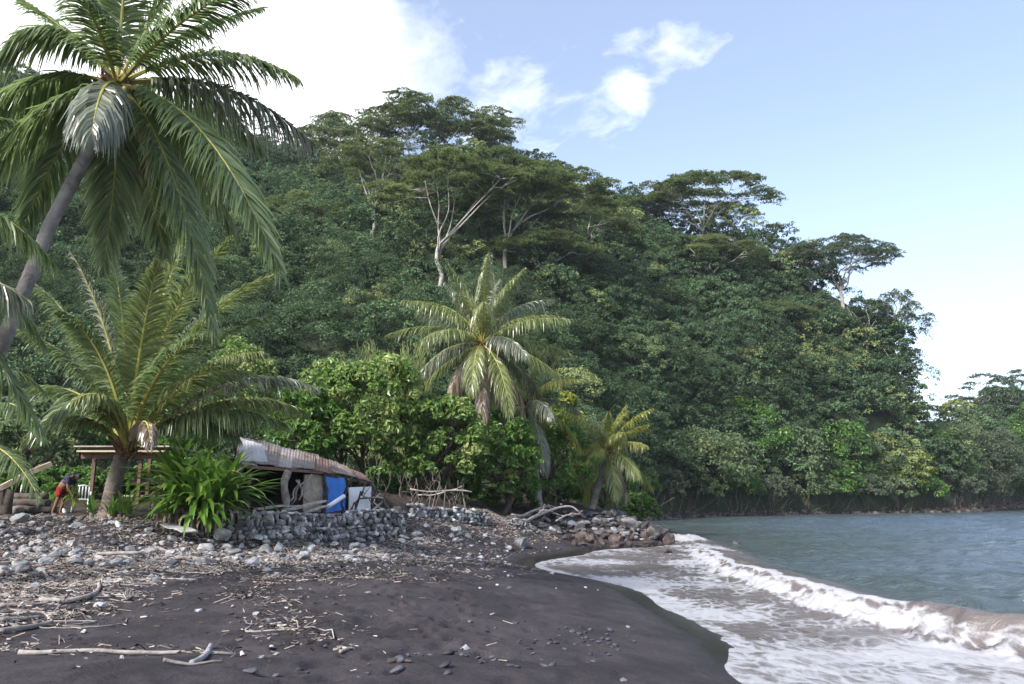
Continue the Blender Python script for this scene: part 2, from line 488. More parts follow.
def sea_fields(X, Y):
    wx = np.interp(Y, WC[:, 1], WC[:, 0]) + (fbm(Y * 0.55, 0 * Y, 0, 3, 5) - 0.5) * 0.9
    wx = wx + 0.55 * sstep(36, 14, Y)
    q = X - wx                       # >0 seaward of the crest
    amp = np.interp(Y, [8, 11, 14, 18, 21, 27, 36, 44, 50], [0.56, 0.58, 0.54, 0.48, 0.42, 0.38, 0.26, 0.14, 0.0])
    brk = np.interp(Y, [8, 12, 13.5, 15.5, 18, 28, 40, 48, 56], [0.5, 0.55, 0.75, 0.85, 1.0, 1.0, 0.9, 0.4, 0.0])
    prof = np.where(q > 0, np.exp(-(q / 1.5) ** 2), np.exp(-(q / 0.42) ** 2))
    z = amp * prof
    d = coast_d(X, Y)
    # smaller swells behind
    off = np.clip(-d, 0, 60)
    w2x = wx + 3.6 + 0.06 * (Y - 16) + (vnoise(Y * 0.2, 0 * Y, 0, 9) - .5) * 2.5
    q2 = X - w2x
    z = z + 0.26 * np.where(q2 > 0, np.exp(-(q2 / 1.9) ** 2), np.exp(-(q2 / 0.8) ** 2)) * sstep(4, 14, Y) * (1 - sstep(34, 50, Y))
    z = z + sstep(6, 20, off) * 0.16 * np.sin((X * 0.9 - Y * 0.25 + 3 * vnoise(X * .08, Y * .08, 0, 91)) * 0.9)
    sea = sstep(2, 12, off)
    z = z + sea * (fbm(X * 0.35 + Y * 0.12, Y * 0.22, 0, 4, 12) - 0.5) * 0.42
    z = z + sea * (fbm(X * 1.3, Y * 0.8, 0, 3, 14) - 0.5) * 0.24
    # foam bore in front of the crest: boiling lumps
    lum = (fbm(X * 2.6, Y * 2.2, 0, 4, 41) - 0.35)
    fr = np.exp(-((q + 0.55) / 0.42) ** 2) * brk
    lum2 = fbm(X * 7.0, Y * 5.0, 0, 3, 43) - 0.5
    z = z + fr * amp * (0.05 + 0.75 * np.maximum(lum, 0) * 1.5 + 0.35 * lum2)
    # churned water between the wave and the sand
    inner = sstep(-0.6, -1.6, q) * (Y < 60)
    z = z + inner * (fbm(X * 1.2, Y * 1.4, 0, 4, 51) - 0.5) * 0.11 * sstep(0.2, 2.0, -d)
    # thin sheet of swash running up the sand
    z = z + (0.05 + 0.15 * sstep(18, 11, Y)) * sstep(-3.5, 0.5, d) * (Y < 60)
    # foam amount
    foam = fr * (0.72 + 0.55 * (fbm(X * 1.6, Y * 1.1, 0, 4, 47) - 0.35))
    foam = np.maximum(foam, brk * np.exp(-((q + 0.05) / 0.22) ** 2) * sstep(15.0, 18.5, Y) * 0.9)
    roll = sstep(-0.4, -1.0, q) * (Y < 58)
    big = fbm(X * 0.55 + 3, Y * 0.42, 0, 4, 61)
    foam = np.maximum(foam, roll * (0.468 + 0.8 * (big - 0.45) + 0.05 * sstep(20, 13, Y)))
    trail = sstep(9.0, 0.2, q) * sstep(-0.4, 0.3, q) * sstep(40, 20, Y)
    foam = np.maximum(foam, trail * (0.17 + 0.25 * (big - 0.4)))
    # splash by the rocks
    spl = np.exp(-(((X - 10.2) / 1.3) ** 2 + ((Y - 49) / 4.5) ** 2))
    z = z + spl * (0.28 + 0.6 * np.maximum(lum, 0)) * 0.8
    foam = np.maximum(foam, spl * 1.25)
    spl2 = np.exp(-(((X - 9.8) / 2.2) ** 2 + ((Y - 40) / 5.0) ** 2))
    foam = np.maximum(foam, spl2 * 0.62)
    near = np.exp(-(np.maximum(-d - 0.5, 0) / 2.5) ** 2) * (Y > 60)
    foam = np.maximum(foam, near * (0.42 + 0.5 * (vnoise(X * 0.3, Y * 0.3, 0, 71) - 0.5)))
    return z, foam, q, d, amp

xs = graded([(-12,-1.5,0.5),(-1.5,12.5,0.075),(12.5,24,0.16),(24,60,0.4),(60,220,4),(220,900,40)])
ys = graded([(-900,-300,100),(-300,-20,30),(-20,8,1.0),(8,24,0.075),(24,36,0.11),(36,56,0.18),(56,110,0.6),(110,240,2.5),(240,900,40)])
XX, YY = np.meshgrid(xs, ys)
SZ, FOAM, QQ, DD, AMP = sea_fields(XX, YY)
G2 = ground(XX, YY, False)
dep = SZ - G2
near = (YY < 56) & (YY > 6)
# lacy edge of the swash, thicker where the last wave has just reached
edgew = 0.06 + 0.05 * vnoise(XX * 0.7, YY * 0.5, 0, 81)
edge = np.exp(-((dep - 0.02) / edgew) ** 2) * near
pud = np.exp(-(((XX - 2.45) / 0.75) ** 2 + ((YY - 17.9) / 1.5) ** 2))       # clear shallow pool left on the sand
lace = sstep(17.8, 14.2, YY + 1.2 * (vnoise(XX * 1.1, YY * 1.1, 0, 88) - .5)) * sstep(0.0, 0.10, dep)
FOAM = np.where(near, np.maximum(FOAM, edge * (0.62 - 0.5 * pud)), FOAM)
FOAM = np.where(near & (dep < 0.5) & (YY < 17), np.maximum(FOAM, 0.60 * lace), FOAM)
FOAM = FOAM * (1 - pud * 0.95)
silt = sstep(2.2, 0.2, np.abs(QQ)) * sstep(60, 40, YY) * 0.9
silt = np.maximum(silt, sstep(0.2, -0.8, QQ) * (YY < 60) * 0.75) * (1 - 0.8 * pud)
V, Q = sheet(xs, ys, SZ)

def water_material():
    m, nt, N, L = newmat('sea_water')
    v = objvec(N, L)
    foam = attr(N, 'foam'); silt = attr(N, 'silt'); deep_reflect = attr(N, 'deep_reflect')
    c = mixcol(N, L, deep_reflect, (0.065, 0.085, 0.085), (0.088, 0.128, 0.175))  # offshore blue is deep-water colour brightened with painted sky reflection
    c = mixcol(N, L, silt, c, (0.135, 0.110, 0.105))
    p = nd(N, 'ShaderNodeBsdfPrincipled'); L.new(c, p.inputs['Base Color'])
    L.new(maprange(N, L, noise(N, L, 0.16, 4, 0.6, v, 0.8), 0.38, 0.62, 0.08, 0.36), p.inputs['Roughness']); p.inputs['IOR'].default_value = 1.33
    b = nd(N, 'ShaderNodeBump'); L.new(maprange(N, L, silt, 0.2, 0.9, 1.0, 0.35), b.inputs['Strength']); b.inputs['Distance'].default_value = 0.5
    vv = objvec(N, L, (1.0, 0.75, 1.0))
    hh = math_(N, L, 'ADD', noise(N, L, 1.9, 6, 0.64, vv, 0.5), math_(N, L, 'MULTIPLY', noise(N, L, 6.0, 4, 0.6, vv), 0.22))
    L.new(hh, b.inputs['Height']); L.new(b.outputs[0], p.inputs['Normal'])
    # foam: broken into lace by two noises
    fv = objvec(N, L, (1.0, 0.62, 1.0))
    n1 = noise(N, L, 1.5, 9, 0.68, fv, 1.3)
    n2 = noise(N, L, 9.0, 5, 0.7, fv, 0.8)
    vd = nd(N, 'ShaderNodeVectorMath', operation='ADD'); L.new(fv, vd.inputs[0])
    nn_ = N.new('ShaderNodeTexNoise'); nn_.inputs['Scale'].default_value = 1.3; nn_.inputs['Detail'].default_value = 4; L.new(fv, nn_.inputs['Vector'])
    vs = nd(N, 'ShaderNodeVectorMath', operation='SCALE'); L.new(nn_.outputs['Color'], vs.inputs[0]); vs.inputs['Scale'].default_value = 0.9; L.new(vs.outputs[0], vd.inputs[1])
    vo = nd(N, 'ShaderNodeTexVoronoi', feature='DISTANCE_TO_EDGE'); vo.inputs['Scale'].default_value = 2.6; L.new(vd.outputs[0], vo.inputs['Vector'])
    lace = maprange(N, L, vo.outputs['Distance'], 0.0, 0.22, 0.85, 0.25)
    n = math_(N, L, 'ADD', math_(N, L, 'ADD', math_(N, L, 'MULTIPLY', n1, 0.56), math_(N, L, 'MULTIPLY', n2, 0.2)), math_(N, L, 'MULTIPLY', lace, 0.24))
    thr = math_(N, L, 'SUBTRACT', 0.985, foam)
    ff = maprange(N, L, math_(N, L, 'SUBTRACT', n, math_(N, L, 'MULTIPLY', thr, 1.0)), -0.07, 0.20)
    ff = math_(N, L, 'MULTIPLY', ff, maprange(N, L, foam, 0.02, 0.2))
    fd = nd(N, 'ShaderNodeBsdfPrincipled'); fd.inputs['Roughness'].default_value = 0.75
    L.new(mixcol(N, L, n2, (0.24, 0.24, 0.26), (0.44, 0.44, 0.45)), fd.inputs['Base Color'])
    fd.inputs['Specular IOR Level'].default_value = 0.2
    fb = nd(N, 'ShaderNodeBump'); fb.inputs['Strength'].default_value = 0.5; fb.inputs['Distance'].default_value = 0.06
    L.new(n, fb.inputs['Height']); L.new(fb.outputs[0], fd.inputs['Normal'])
    mx = nd(N, 'ShaderNodeMixShader'); L.new(ff, mx.inputs[0]); L.new(p.outputs[0], mx.inputs[1]); L.new(fd.outputs[0], mx.inputs[2])
    o = nd(N, 'ShaderNodeOutputMaterial'); L.new(mx.outputs[0], o.inputs['Surface'])
    return m

keep = (V[Q][:, :, 2] - G2.reshape(-1)[Q]).max(1) > -0.35      # drop what lies well under the land
b = MB(); b.add(V, Q[keep])
sea = b.build('sea', water_material(), smooth=True, vattr={'foam': FOAM, 'silt': silt, 'deep_reflect': sstep(3, 25, -DD)})
tag(sea, kind='structure')

# ================================================================== VEGETATION
M_FOREST = leafmat('forest_leaf', (0.032, 0.068, 0.034), (0.130, 0.195, 0.095), (0.185, 0.215, 0.085), 0.25, 0.65, 0.15, 0.84, clump=0.42)
M_ALB = leafmat('albizia_leaf', (0.095, 0.125, 0.052), (0.20, 0.235, 0.10), (0.26, 0.29, 0.11), 0.6, 0.55, 0.2, 0.7)
M_ALBG = leafmat('greyish_leaf', (0.080, 0.105, 0.070), (0.16, 0.19, 0.125), (0.20, 0.22, 0.13), 0.55, 0.6, 0.2, 0.7)
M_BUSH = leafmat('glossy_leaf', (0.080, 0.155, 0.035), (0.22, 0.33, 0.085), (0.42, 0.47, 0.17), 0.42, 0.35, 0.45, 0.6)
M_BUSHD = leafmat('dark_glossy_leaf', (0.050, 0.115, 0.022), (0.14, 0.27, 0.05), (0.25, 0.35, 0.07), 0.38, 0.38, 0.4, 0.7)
M_SHORE = leafmat('shore_leaf', (0.080, 0.125, 0.060), (0.19, 0.25, 0.12), (0.26, 0.29, 0.10), 0.42, 0.5, 0.3, 0.6)
M_YEL = leafmat('yellow_and_sunlit_leaf', (0.085, 0.13, 0.02), (0.20, 0.25, 0.035), (0.30, 0.30, 0.04), 0.35, 0.5, 0.3, 0.6)  # yellow leaf; puts sunlight into the colour of ridge trees and lemon bush
M_BARKP = roughmat('pale_bark', (0.24, 0.22, 0.19), (0.42, 0.39, 0.35), 1.2, 0.9, 0.4, (0.14, 0.12, 0.10))
M_BARKD = roughmat('dark_bark', (0.045, 0.036, 0.028), (0.11, 0.09, 0.07), 3, 0.95, 0.5)
M_BRUSH = roughmat('dry_brush', (0.06, 0.045, 0.032), (0.17, 0.135, 0.10), 3, 0.95, 0.2, va=0.6)

def sphere_dirs(n, rng):
    v = rng.normal(size=(n, 3)); return unit(v)

def puff_leaves(mb, C, R, per, size, rng, aspect=0.55, flat=0.85, up=0.35, jit=0.55, va_top=0.35, vb=0.5, lower=-0.45, droop=0.0, mi=0):
    """leaf faces over many small rounded clumps at C (n,3) with radii R"""
    n = len(C)
    if n == 0: return
    idx = np.repeat(np.arange(n), per)
    D = sphere_dirs(len(idx), rng)
    D[:, 2] = np.where(D[:, 2] < lower, -D[:, 2], D[:, 2])
    rr = rng.uniform(0.62, 1.08, len(idx))
    off = D * (np.asarray(R)[idx] * rr)[:, None]; off[:, 2] *= flat
    P = np.asarray(C)[idx] + off
    Nn = D + rng.normal(size=D.shape) * jit; Nn[:, 2] += up
    tang = D + rng.normal(size=D.shape) * 0.5; tang[:, 2] -= droop
    vb_ = np.broadcast_to(np.asarray(vb, float), (n,))[idx]
    sz_ = np.broadcast_to(np.asarray(size, float), (n,))[idx]
    leaves(mb, P, Nn, sz_ * rng.uniform(0.65, 1.35, len(idx)), rng, aspect, 0.14, rng.random(len(idx)), vb_, tang, mi)

# ---------------------------------------------------------------- forest that clothes the hill (one mass)
def build_forest():
    rng = np.random.default_rng(3)
    mb = MB()
    # candidates on the hill face, thinned so that crowns stand about 3.6 m apart
    n = 60000
    u = rng.uniform(-0.95, 0.98, n); s = rng.uniform(-0.02, 1.13, n) ** 0.9
    s = np.nan_to_num(s, nan=0.0)
    X, Y, Z = hill(u, s)
    px, py = project(X, Y, Z)
    ok = (px > -60) & (px < 1290)
    X, Y, Z, u, s = X[ok], Y[ok], Z[ok], u[ok], s[ok]
    cell = {}
    keep = []
    rad = 2.45
    for k in range(len(X)):
        q = (int(X[k] // rad), int(Y[k] // rad), int(Z[k] // rad))
        bad = False
        for a in (-1, 0, 1):
            for b_ in (-1, 0, 1):
                for c in (-1, 0, 1):
                    for m in cell.get((q[0] + a, q[1] + b_, q[2] + c), ()):
                        if (X[m]-X[k])**2 + (Y[m]-Y[k])**2 + (Z[m]-Z[k])**2 < rad * rad: bad = True; break
                    if bad: break
                if bad: break
            if bad: break
        if bad: continue
        cell.setdefault(q, []).append(k); keep.append(k)
    keep = np.array(keep)
    for (cx_, cy_, rr_) in ((438, 292, 6.5), (372, 238, 5.5), (505, 268, 5.0), (705, 252, 4.5), (842, 308, 4.0)):
        p = hill_hit(cx_, cy_); v_ = unit(np.array([p[0], p[1], 0])); p = p - v_ * 2.5
        keep = keep[(X[keep] - p[0]) ** 2 + (Y[keep] - p[1]) ** 2 > rr_ ** 2]
    X, Y, Z, s = X[keep], Y[keep], Z[keep], s[keep]
    C = np.c_[X, Y, Z]
    big = vnoise(X / 9, Y / 9, Z / 9, 5)
    R = np.where(rng.random(len(C)) < .12, rng.uniform(3.2, 4.4, len(C)), rng.uniform(1.9, 2.8, len(C))) * (0.75 + 0.7 * big)
    H = R * rng.uniform(0.4, 1.3, len(C)) + 0.3
    tall = rng.random(len(C)) < 0.10; H = np.where(tall, H + rng.uniform(2, 4.5, len(C)), H); R = np.where(tall, R * 1.15, R)
    lsz = rng.choice([0.62, 0.85, 1.0, 1.3], len(C), p=[.25, .3, .3, .15])
    tone = np.clip(rng.normal(0.42, 0.28, len(C)) + (vnoise(X / 12, Z / 12, Y / 12, 77) - .5) * 0.9, 0, 1)
    # puffs over every crown
    per = np.clip((R * R * 4.0).astype(int), 8, 48)
    idx = np.repeat(np.arange(len(C)), per)
    D = sphere_dirs(len(idx), rng); D[:, 2] = np.where(D[:, 2] < -0.35, -D[:, 2], D[:, 2])
    shape = 0.75 + 0.5 * vnoise(D[:, 0] * 1.7 + idx * 3.1, D[:, 1] * 1.7, D[:, 2] * 1.7, 9)
    PC = C[idx] + D * (R[idx] * shape)[:, None] * np.array([1, 1, 0.85]); PC[:, 2] += H[idx]
    PR = rng.uniform(0.4, 0.95, len(idx))
    dist = np.linalg.norm(PC, axis=1)
    sz = rng.uniform(0.34, 0.52)
    for lo, hi, pl, size in ((0, 115, 48, 0.285), (115, 150, 38, 0.345), (150, 400, 23, 0.47)):
        m = (dist >= lo) & (dist < hi)
        puff_leaves(mb, PC[m], PR[m], pl, size * lsz[idx][m], rng, 0.6, 0.8, 0.45, 0.5, vb=tone[idx][m], lower=-0.3)
    print('forest crowns', len(C), 'faces', sum(len(q) for q in mb.Q))
    o = mb.build('forest', M_FOREST)
    tag(o, 'dense dark green rainforest covering the whole steep hillside', 'forest', None, 'stuff')
build_forest()

# ---------------------------------------------------------------- umbrella-crowned albizia trees on the hill
def limb(mb, p0, p1, r0, r1, rng, n=7, amp=0.25, seg=6):
    P = wob(p0, p1, n, amp, rng)
    tube(mb, P, np.linspace(r0, r1, n), seg, rng.random())
    return P

def albizia(base, top, half_w, depth, label, seed, mat=None, fork=0.38, plates=46, leaf=0.29, lean=0.0, skew=0.0, dens=1.0, layers=3, vbias=0.0, bark=None, trunk_r=0.42, droop=0.12):
    rng = np.random.default_rng(seed)
    base = np.asarray(base, float); H = top - base[2]
    t = thing('umbrella_tree', base, label, 'tree', 'umbrella-crowned trees on the hill')
    tr = MB(); cr = MB()
    fk = base + np.array([lean * H * fork, 0, H * fork])
    limb(tr, base - [0, 0, 1.5], fk, trunk_r, trunk_r * 0.72, rng, 8, 0.18, 8)
    ctr = base + np.array([lean * H + skew * half_w, 0, 0])
    # shelves of fine leaves under an umbrella profile, spread evenly over the crown
    C = []; tries = 0; sep = 0.95 * half_w / math.sqrt(plates) * 1.25
    while len(C) < plates and tries < 4000:
        tries += 1
        r = math.sqrt(rng.random()); a = rng.uniform(0, 2 * PI)
        lobe = 0.78 + 0.3 * vnoise(math.cos(a) * 1.7 + seed, math.sin(a) * 1.7, 0, seed)
        lay = int(rng.integers(0, layers)) if r > 0.25 else 0
        x, y = math.cos(a) * r * lobe, math.sin(a) * r * lobe
        z = top - H * (0.02 + 0.20 * r * r + 0.115 * lay + rng.uniform(-.02, .03)) - droop * half_w * .2 * r * r
        c = ctr + np.array([x * half_w, y * depth, z - base[2]])
        if any((c[0]-q[0])**2 + (c[1]-q[1])**2 + ((c[2]-q[2]) * 2.2)**2 < (sep * (1 if tries < 2500 else .6))**2 for q in C): continue
        C.append(c)
    C = np.array(C)
    nl = int(rng.integers(6, 9)); limbs = []
    for k in range(nl):
        a = 2 * PI * (k + rng.uniform(-.3, .3)) / nl; rr = rng.uniform(0.38, 0.62)
        e = ctr + np.array([math.cos(a) * half_w * rr, math.sin(a) * depth * rr, H * rng.uniform(0.72, 0.86)])
        limbs.append(limb(tr, fk - [0, 0, H * 0.05 * (k % 3)], e, trunk_r * 0.42, trunk_r * 0.13, rng, 9, 0.22))
    LP = np.array(limbs)[:, 3:].reshape(-1, 3)
    for c in C:
        dd = ((LP - c) ** 2 * [1, 1, 1.5]).sum(1) + np.where(LP[:, 2] > c[2] - .2, 30, 0)
        q = LP[int(np.argmin(dd))]
        limb(tr, q, c - [0, 0, .15], trunk_r * 0.13, trunk_r * 0.045, rng, 6, 0.22, 5)
    PRr = rng.uniform(0.9, 1.5, len(C)) * half_w / math.sqrt(plates) * 1.1
    for c, r in zip(C, PRr):
        n = int(dens * 100 * max(r, 0.8) ** 2 / (leaf / 0.34) ** 2)
        n = min(max(n, 80), 1800)
        a = rng.uniform(0, 2 * PI, n); q = np.sqrt(rng.uniform(0, 1, n))
        lob = 0.62 + 0.38 * np.sin(a * 3 + rng.uniform(0, 6)) * np.sin(a * 2 + rng.uniform(0, 6)) + 0.3 * vnoise(np.cos(a) * 2.2, np.sin(a) * 2.2, c[0], 4)
        q = q * lob
        hump = 0.32 * r * vnoise(np.cos(a) * q * 3.5 + 9, np.sin(a) * q * 3.5, c[1], 7)
        P = np.c_[c[0] + np.cos(a) * q * r * 1.25, c[1] + np.sin(a) * q * r, c[2] - droop * r * q * q * 2 + rng.normal(size=n) * 0.12 + hump]
        Nn = np.c_[rng.normal(size=(n, 2)) * 0.75, np.ones(n)]
        leaves(cr, P, Nn, leaf * rng.uniform(0.6, 1.4, n), rng, 0.6, 0.1, None, np.clip(rng.normal(0.45 + vbias, 0.18), 0, 1))
    tr.build('trunk', bark or M_BARKP, t, True)
    cr.build('crown', mat or M_ALB, t)
    return t

def alb_px(px, py_base, py_top, px_half, label, seed, depth_k=0.8, Y=None, **kw):
    p = hill_hit(px, py_base) if Y is None else at(px, py_base, Y)
    tp = at(px, py_top, p[1])
    return albizia(p, tp[2], px_half * p[1] / F * 1.14, px_half * p[1] / F * depth_k, label, seed, **kw)

alb_px(438, 292, 152, 88, 'tall pale trunked umbrella tree forking widely above the middle palm', 101, fork=0.33, plates=62, skew=0.28, dens=1.2, trunk_r=0.38, vbias=0.14, layers=2)
alb_px(372, 238, 140, 52, 'umbrella tree with a pale forked trunk left of the widely forking one', 102, fork=0.3, plates=50, layers=3, trunk_r=0.42)
alb_px(418, 192, 118, 108, 'broad dark umbrella tree crowning the highest bump of the ridge', 103, fork=0.3, plates=110, layers=3, vbias=-0.05, trunk_r=0.45, leaf=0.34, dens=1.45)
alb_px(326, 182, 118, 42, 'thin see-through umbrella tree against the white cloud on the ridge', 104, fork=0.35, plates=40, dens=0.7, mat=M_ALBG, vbias=-0.1)
alb_px(505, 268, 165, 78, 'umbrella tree with many bare grey limbs under long sloping shelves', 105, fork=0.3, plates=70, layers=3, skew=0.35, trunk_r=0.4, vbias=0.0, dens=1.35)
alb_px(545, 285, 236, 48, 'low umbrella tree with flat green shelves below the bare limbs', 106, fork=0.35, plates=34, layers=2, vbias=-0.05)
alb_px(590, 262, 205, 44, 'green shelved tree on the slope below the dip of the ridge', 107, fork=0.35, plates=34, layers=3, vbias=-0.15)
alb_px(704, 246, 178, 68, 'rounded umbrella tree standing up alone on the middle of the ridge', 108, fork=0.24, plates=90, layers=3, dens=1.1, vbias=-0.2, leaf=0.36, trunk_r=0.42)
alb_px(712, 296, 240, 54, 'small yellow green umbrella tree below the lone rounded tree', 109, fork=0.4, plates=32, layers=2, vbias=0.15)
alb_px(778, 345, 304, 34, 'little flat topped tree with pale trunk halfway down the right slope', 110, fork=0.5, plates=18, layers=1, vbias=0.05)
alb_px(842, 308, 238, 52, 'flat open umbrella tree leaning out over the right shoulder', 111, fork=0.3, plates=56, layers=2, dens=1.0, vbias=-0.2, mat=M_ALBG, droop=0.2)
alb_px(893, 345, 288, 28, 'greyish drooping tree hanging off the right end of the cliff', 112, fork=0.3, plates=46, layers=4, dens=1.1, mat=M_ALBG, skew=0.25, droop=0.7)
for k, (x, yb, yt, hw, lb) in enumerate([(868,352,298,30,'dense tree under the flat open umbrella tree on the right shoulder'),(898,392,338,24,'bushy tree on the steep right edge of the cliff below the drooping one'),(904,428,374,20,'lowest bushy tree on the right edge of the cliff above the gap'),(812,300,252,26,'dark tree between the lone rounded tree and the right shoulder')]):
    alb_px(x, yb, yt, hw, lb, 130 + k, fork=0.25, plates=34, layers=5, dens=1.3, mat=M_FOREST, leaf=0.4, droop=0.4, vbias=-.1, trunk_r=.25)
alb_px(300, 250, 196, 44, 'olive umbrella tree on the slope at the left of the forked trunks', 113, fork=0.4, plates=36, layers=3, vbias=-0.05)
alb_px(640, 236, 196, 36, 'bushy tree at the left foot of the lone rounded tree', 114, fork=0.35, plates=34, layers=3, vbias=0.0)
alb_px(580, 225, 188, 22, 'small tree with sunlit yellow in its leaf colour where the ridge dips', 115, fork=0.4, plates=16, layers=3, mat=M_YEL, leaf=0.42)
alb_px(548, 196, 168, 16, 'round tree with sunlit yellow in its leaf colour at the end of the broad dark crown', 116, fork=0.4, plates=14, layers=3, mat=M_YEL, leaf=0.42)

# ---------------------------------------------------------------- leafy trees and bushes
def leafy(name, base, half_w, depth, height, label, cat, group, seed, mat, bark=None, leaf=0.26, puffs=120, per=46, pr=(0.10, 0.2), low=0.12, aspect=0.5, bumps=1.0, trunks=1, trunk_r=0.13, vmean=0.4, vsd=0.22, droop=0.25, twigs=True, flat=0.85):
    rng = np.random.default_rng(seed)
    base = np.asarray(base, float)
    t = thing(name, base, label, cat, group)
    tr = MB(); cr = MB()
    D = sphere_dirs(puffs, rng); D[:, 2] = np.where(D[:, 2] < -0.55, -D[:, 2], D[:, 2])
    sh = 0.62 + 0.62 * bumps * vnoise(D[:, 0] * 1.6 + seed, D[:, 1] * 1.6, D[:, 2] * 1.6, seed) ** 1.2
    sh *= np.where(rng.random(puffs) < 0.25, rng.uniform(0.5, 0.9, puffs), 1.0)
    cz = height * (low + (1 - low) * 0.46); hz = height * (1 - low) * 0.56
    C = base + np.c_[D[:, 0] * half_w * sh, D[:, 1] * depth * sh, cz + D[:, 2] * hz * sh]
    mean = (half_w + hz) / 2
    R = rng.uniform(*pr, puffs) * mean
    vb = np.clip(rng.normal(vmean, vsd, puffs) + 0.15 * D[:, 2], 0, 1)  # upper clumps tinted towards the accent, sunlit crown tops put into colour
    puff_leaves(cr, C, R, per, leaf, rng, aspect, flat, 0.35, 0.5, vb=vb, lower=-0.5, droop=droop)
    for k in range(trunks):
        a = rng.uniform(0, 2 * PI); off = np.array([math.cos(a), math.sin(a), 0]) * (half_w * 0.25 if trunks > 1 else 0)
        b0 = base + off; b0[2] = base[2] - 0.3
        top = base + off * 1.3 + np.array([rng.normal() * .1 * half_w, rng.normal() * .1 * depth, cz * 0.9])
        P = limb(tr, b0, top, trunk_r, trunk_r * 0.6, rng, 6, 0.12, 7)
        if twigs:
            for q in rng.choice(puffs, min(puffs, 14), False):
                limb(tr, P[rng.integers(2, 6)], C[q], trunk_r * 0.4, trunk_r * 0.12, rng, 5, 0.12, 5)
    tr.build('trunk', bark or M_BARKD, t, True)
    cr.build('crown', mat, t)
    return t

def leafy_px(name, px, py_base, py_top, half_px, Y, label, cat, group, seed, mat, depth_k=0.8, **kw):
    p = at(px, py_base, Y)
    x, y = p[0], p[1]
    if Y < 62:
        z = gz(x, y)
    else:
        z = p[2]
    H = at(px, py_top, Y)[2] - z
    return leafy(name, (x, y, z), half_px * Y / F, half_px * Y / F * depth_k, H, label, cat, group, seed, mat, **kw)

G1 = 'leafy trees behind the hut and stone wall'
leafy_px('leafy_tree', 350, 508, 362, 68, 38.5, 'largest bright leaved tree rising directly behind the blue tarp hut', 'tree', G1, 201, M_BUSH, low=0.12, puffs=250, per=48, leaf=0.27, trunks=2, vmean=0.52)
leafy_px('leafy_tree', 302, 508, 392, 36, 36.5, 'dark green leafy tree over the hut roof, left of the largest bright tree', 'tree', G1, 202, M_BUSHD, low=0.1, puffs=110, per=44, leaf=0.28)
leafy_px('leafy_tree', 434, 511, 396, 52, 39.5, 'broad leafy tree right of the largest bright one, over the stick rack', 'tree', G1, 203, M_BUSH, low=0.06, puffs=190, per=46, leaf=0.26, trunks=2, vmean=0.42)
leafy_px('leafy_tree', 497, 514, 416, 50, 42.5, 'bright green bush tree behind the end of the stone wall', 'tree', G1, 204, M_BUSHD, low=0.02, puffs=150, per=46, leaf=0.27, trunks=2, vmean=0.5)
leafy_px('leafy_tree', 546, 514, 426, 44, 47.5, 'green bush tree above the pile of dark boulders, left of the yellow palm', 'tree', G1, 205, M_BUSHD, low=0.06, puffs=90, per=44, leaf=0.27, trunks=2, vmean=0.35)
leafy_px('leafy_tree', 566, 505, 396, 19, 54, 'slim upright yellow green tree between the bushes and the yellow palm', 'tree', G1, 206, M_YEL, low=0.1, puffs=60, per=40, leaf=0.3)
leafy_px('leafy_tree', 232, 505, 346, 46, 47, 'yellowish green tree seen past the short palm above the hut roof', 'tree', G1, 207, M_BUSH, low=0.2, puffs=130, per=44, leaf=0.3, vmean=0.55)
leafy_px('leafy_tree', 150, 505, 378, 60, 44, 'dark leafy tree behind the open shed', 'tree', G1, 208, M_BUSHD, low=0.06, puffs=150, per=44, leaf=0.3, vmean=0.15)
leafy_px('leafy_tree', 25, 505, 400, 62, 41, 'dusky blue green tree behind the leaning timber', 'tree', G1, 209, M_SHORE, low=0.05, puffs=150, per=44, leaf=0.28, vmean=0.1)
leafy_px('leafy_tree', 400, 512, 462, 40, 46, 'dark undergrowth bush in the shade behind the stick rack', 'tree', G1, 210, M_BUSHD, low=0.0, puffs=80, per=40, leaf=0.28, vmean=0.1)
leafy_px('leafy_tree', 600, 508, 462, 38, 58, 'low green bush behind the trunk of the yellow palm', 'tree', G1, 211, M_BUSHD, low=0.0, puffs=90, per=40, leaf=0.32, vmean=0.3)

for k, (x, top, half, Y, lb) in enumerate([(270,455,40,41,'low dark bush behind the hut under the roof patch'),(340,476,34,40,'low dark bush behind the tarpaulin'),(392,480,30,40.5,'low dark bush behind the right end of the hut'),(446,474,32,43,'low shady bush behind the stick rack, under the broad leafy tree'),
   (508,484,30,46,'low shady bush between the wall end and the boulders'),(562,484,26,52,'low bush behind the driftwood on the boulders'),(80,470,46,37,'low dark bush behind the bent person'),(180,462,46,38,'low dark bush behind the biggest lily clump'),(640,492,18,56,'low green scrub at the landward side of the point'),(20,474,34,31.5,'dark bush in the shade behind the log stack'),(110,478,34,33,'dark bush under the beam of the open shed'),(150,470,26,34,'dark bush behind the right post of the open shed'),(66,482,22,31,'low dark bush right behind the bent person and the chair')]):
    leafy_px('bush', x, 509, top, half, Y, lb, 'bush', 'low bushes behind the hut and wall', 230 + k, M_BUSHD, low=-0.1, puffs=80, per=36, leaf=0.28, vmean=0.12, trunk_r=.06)

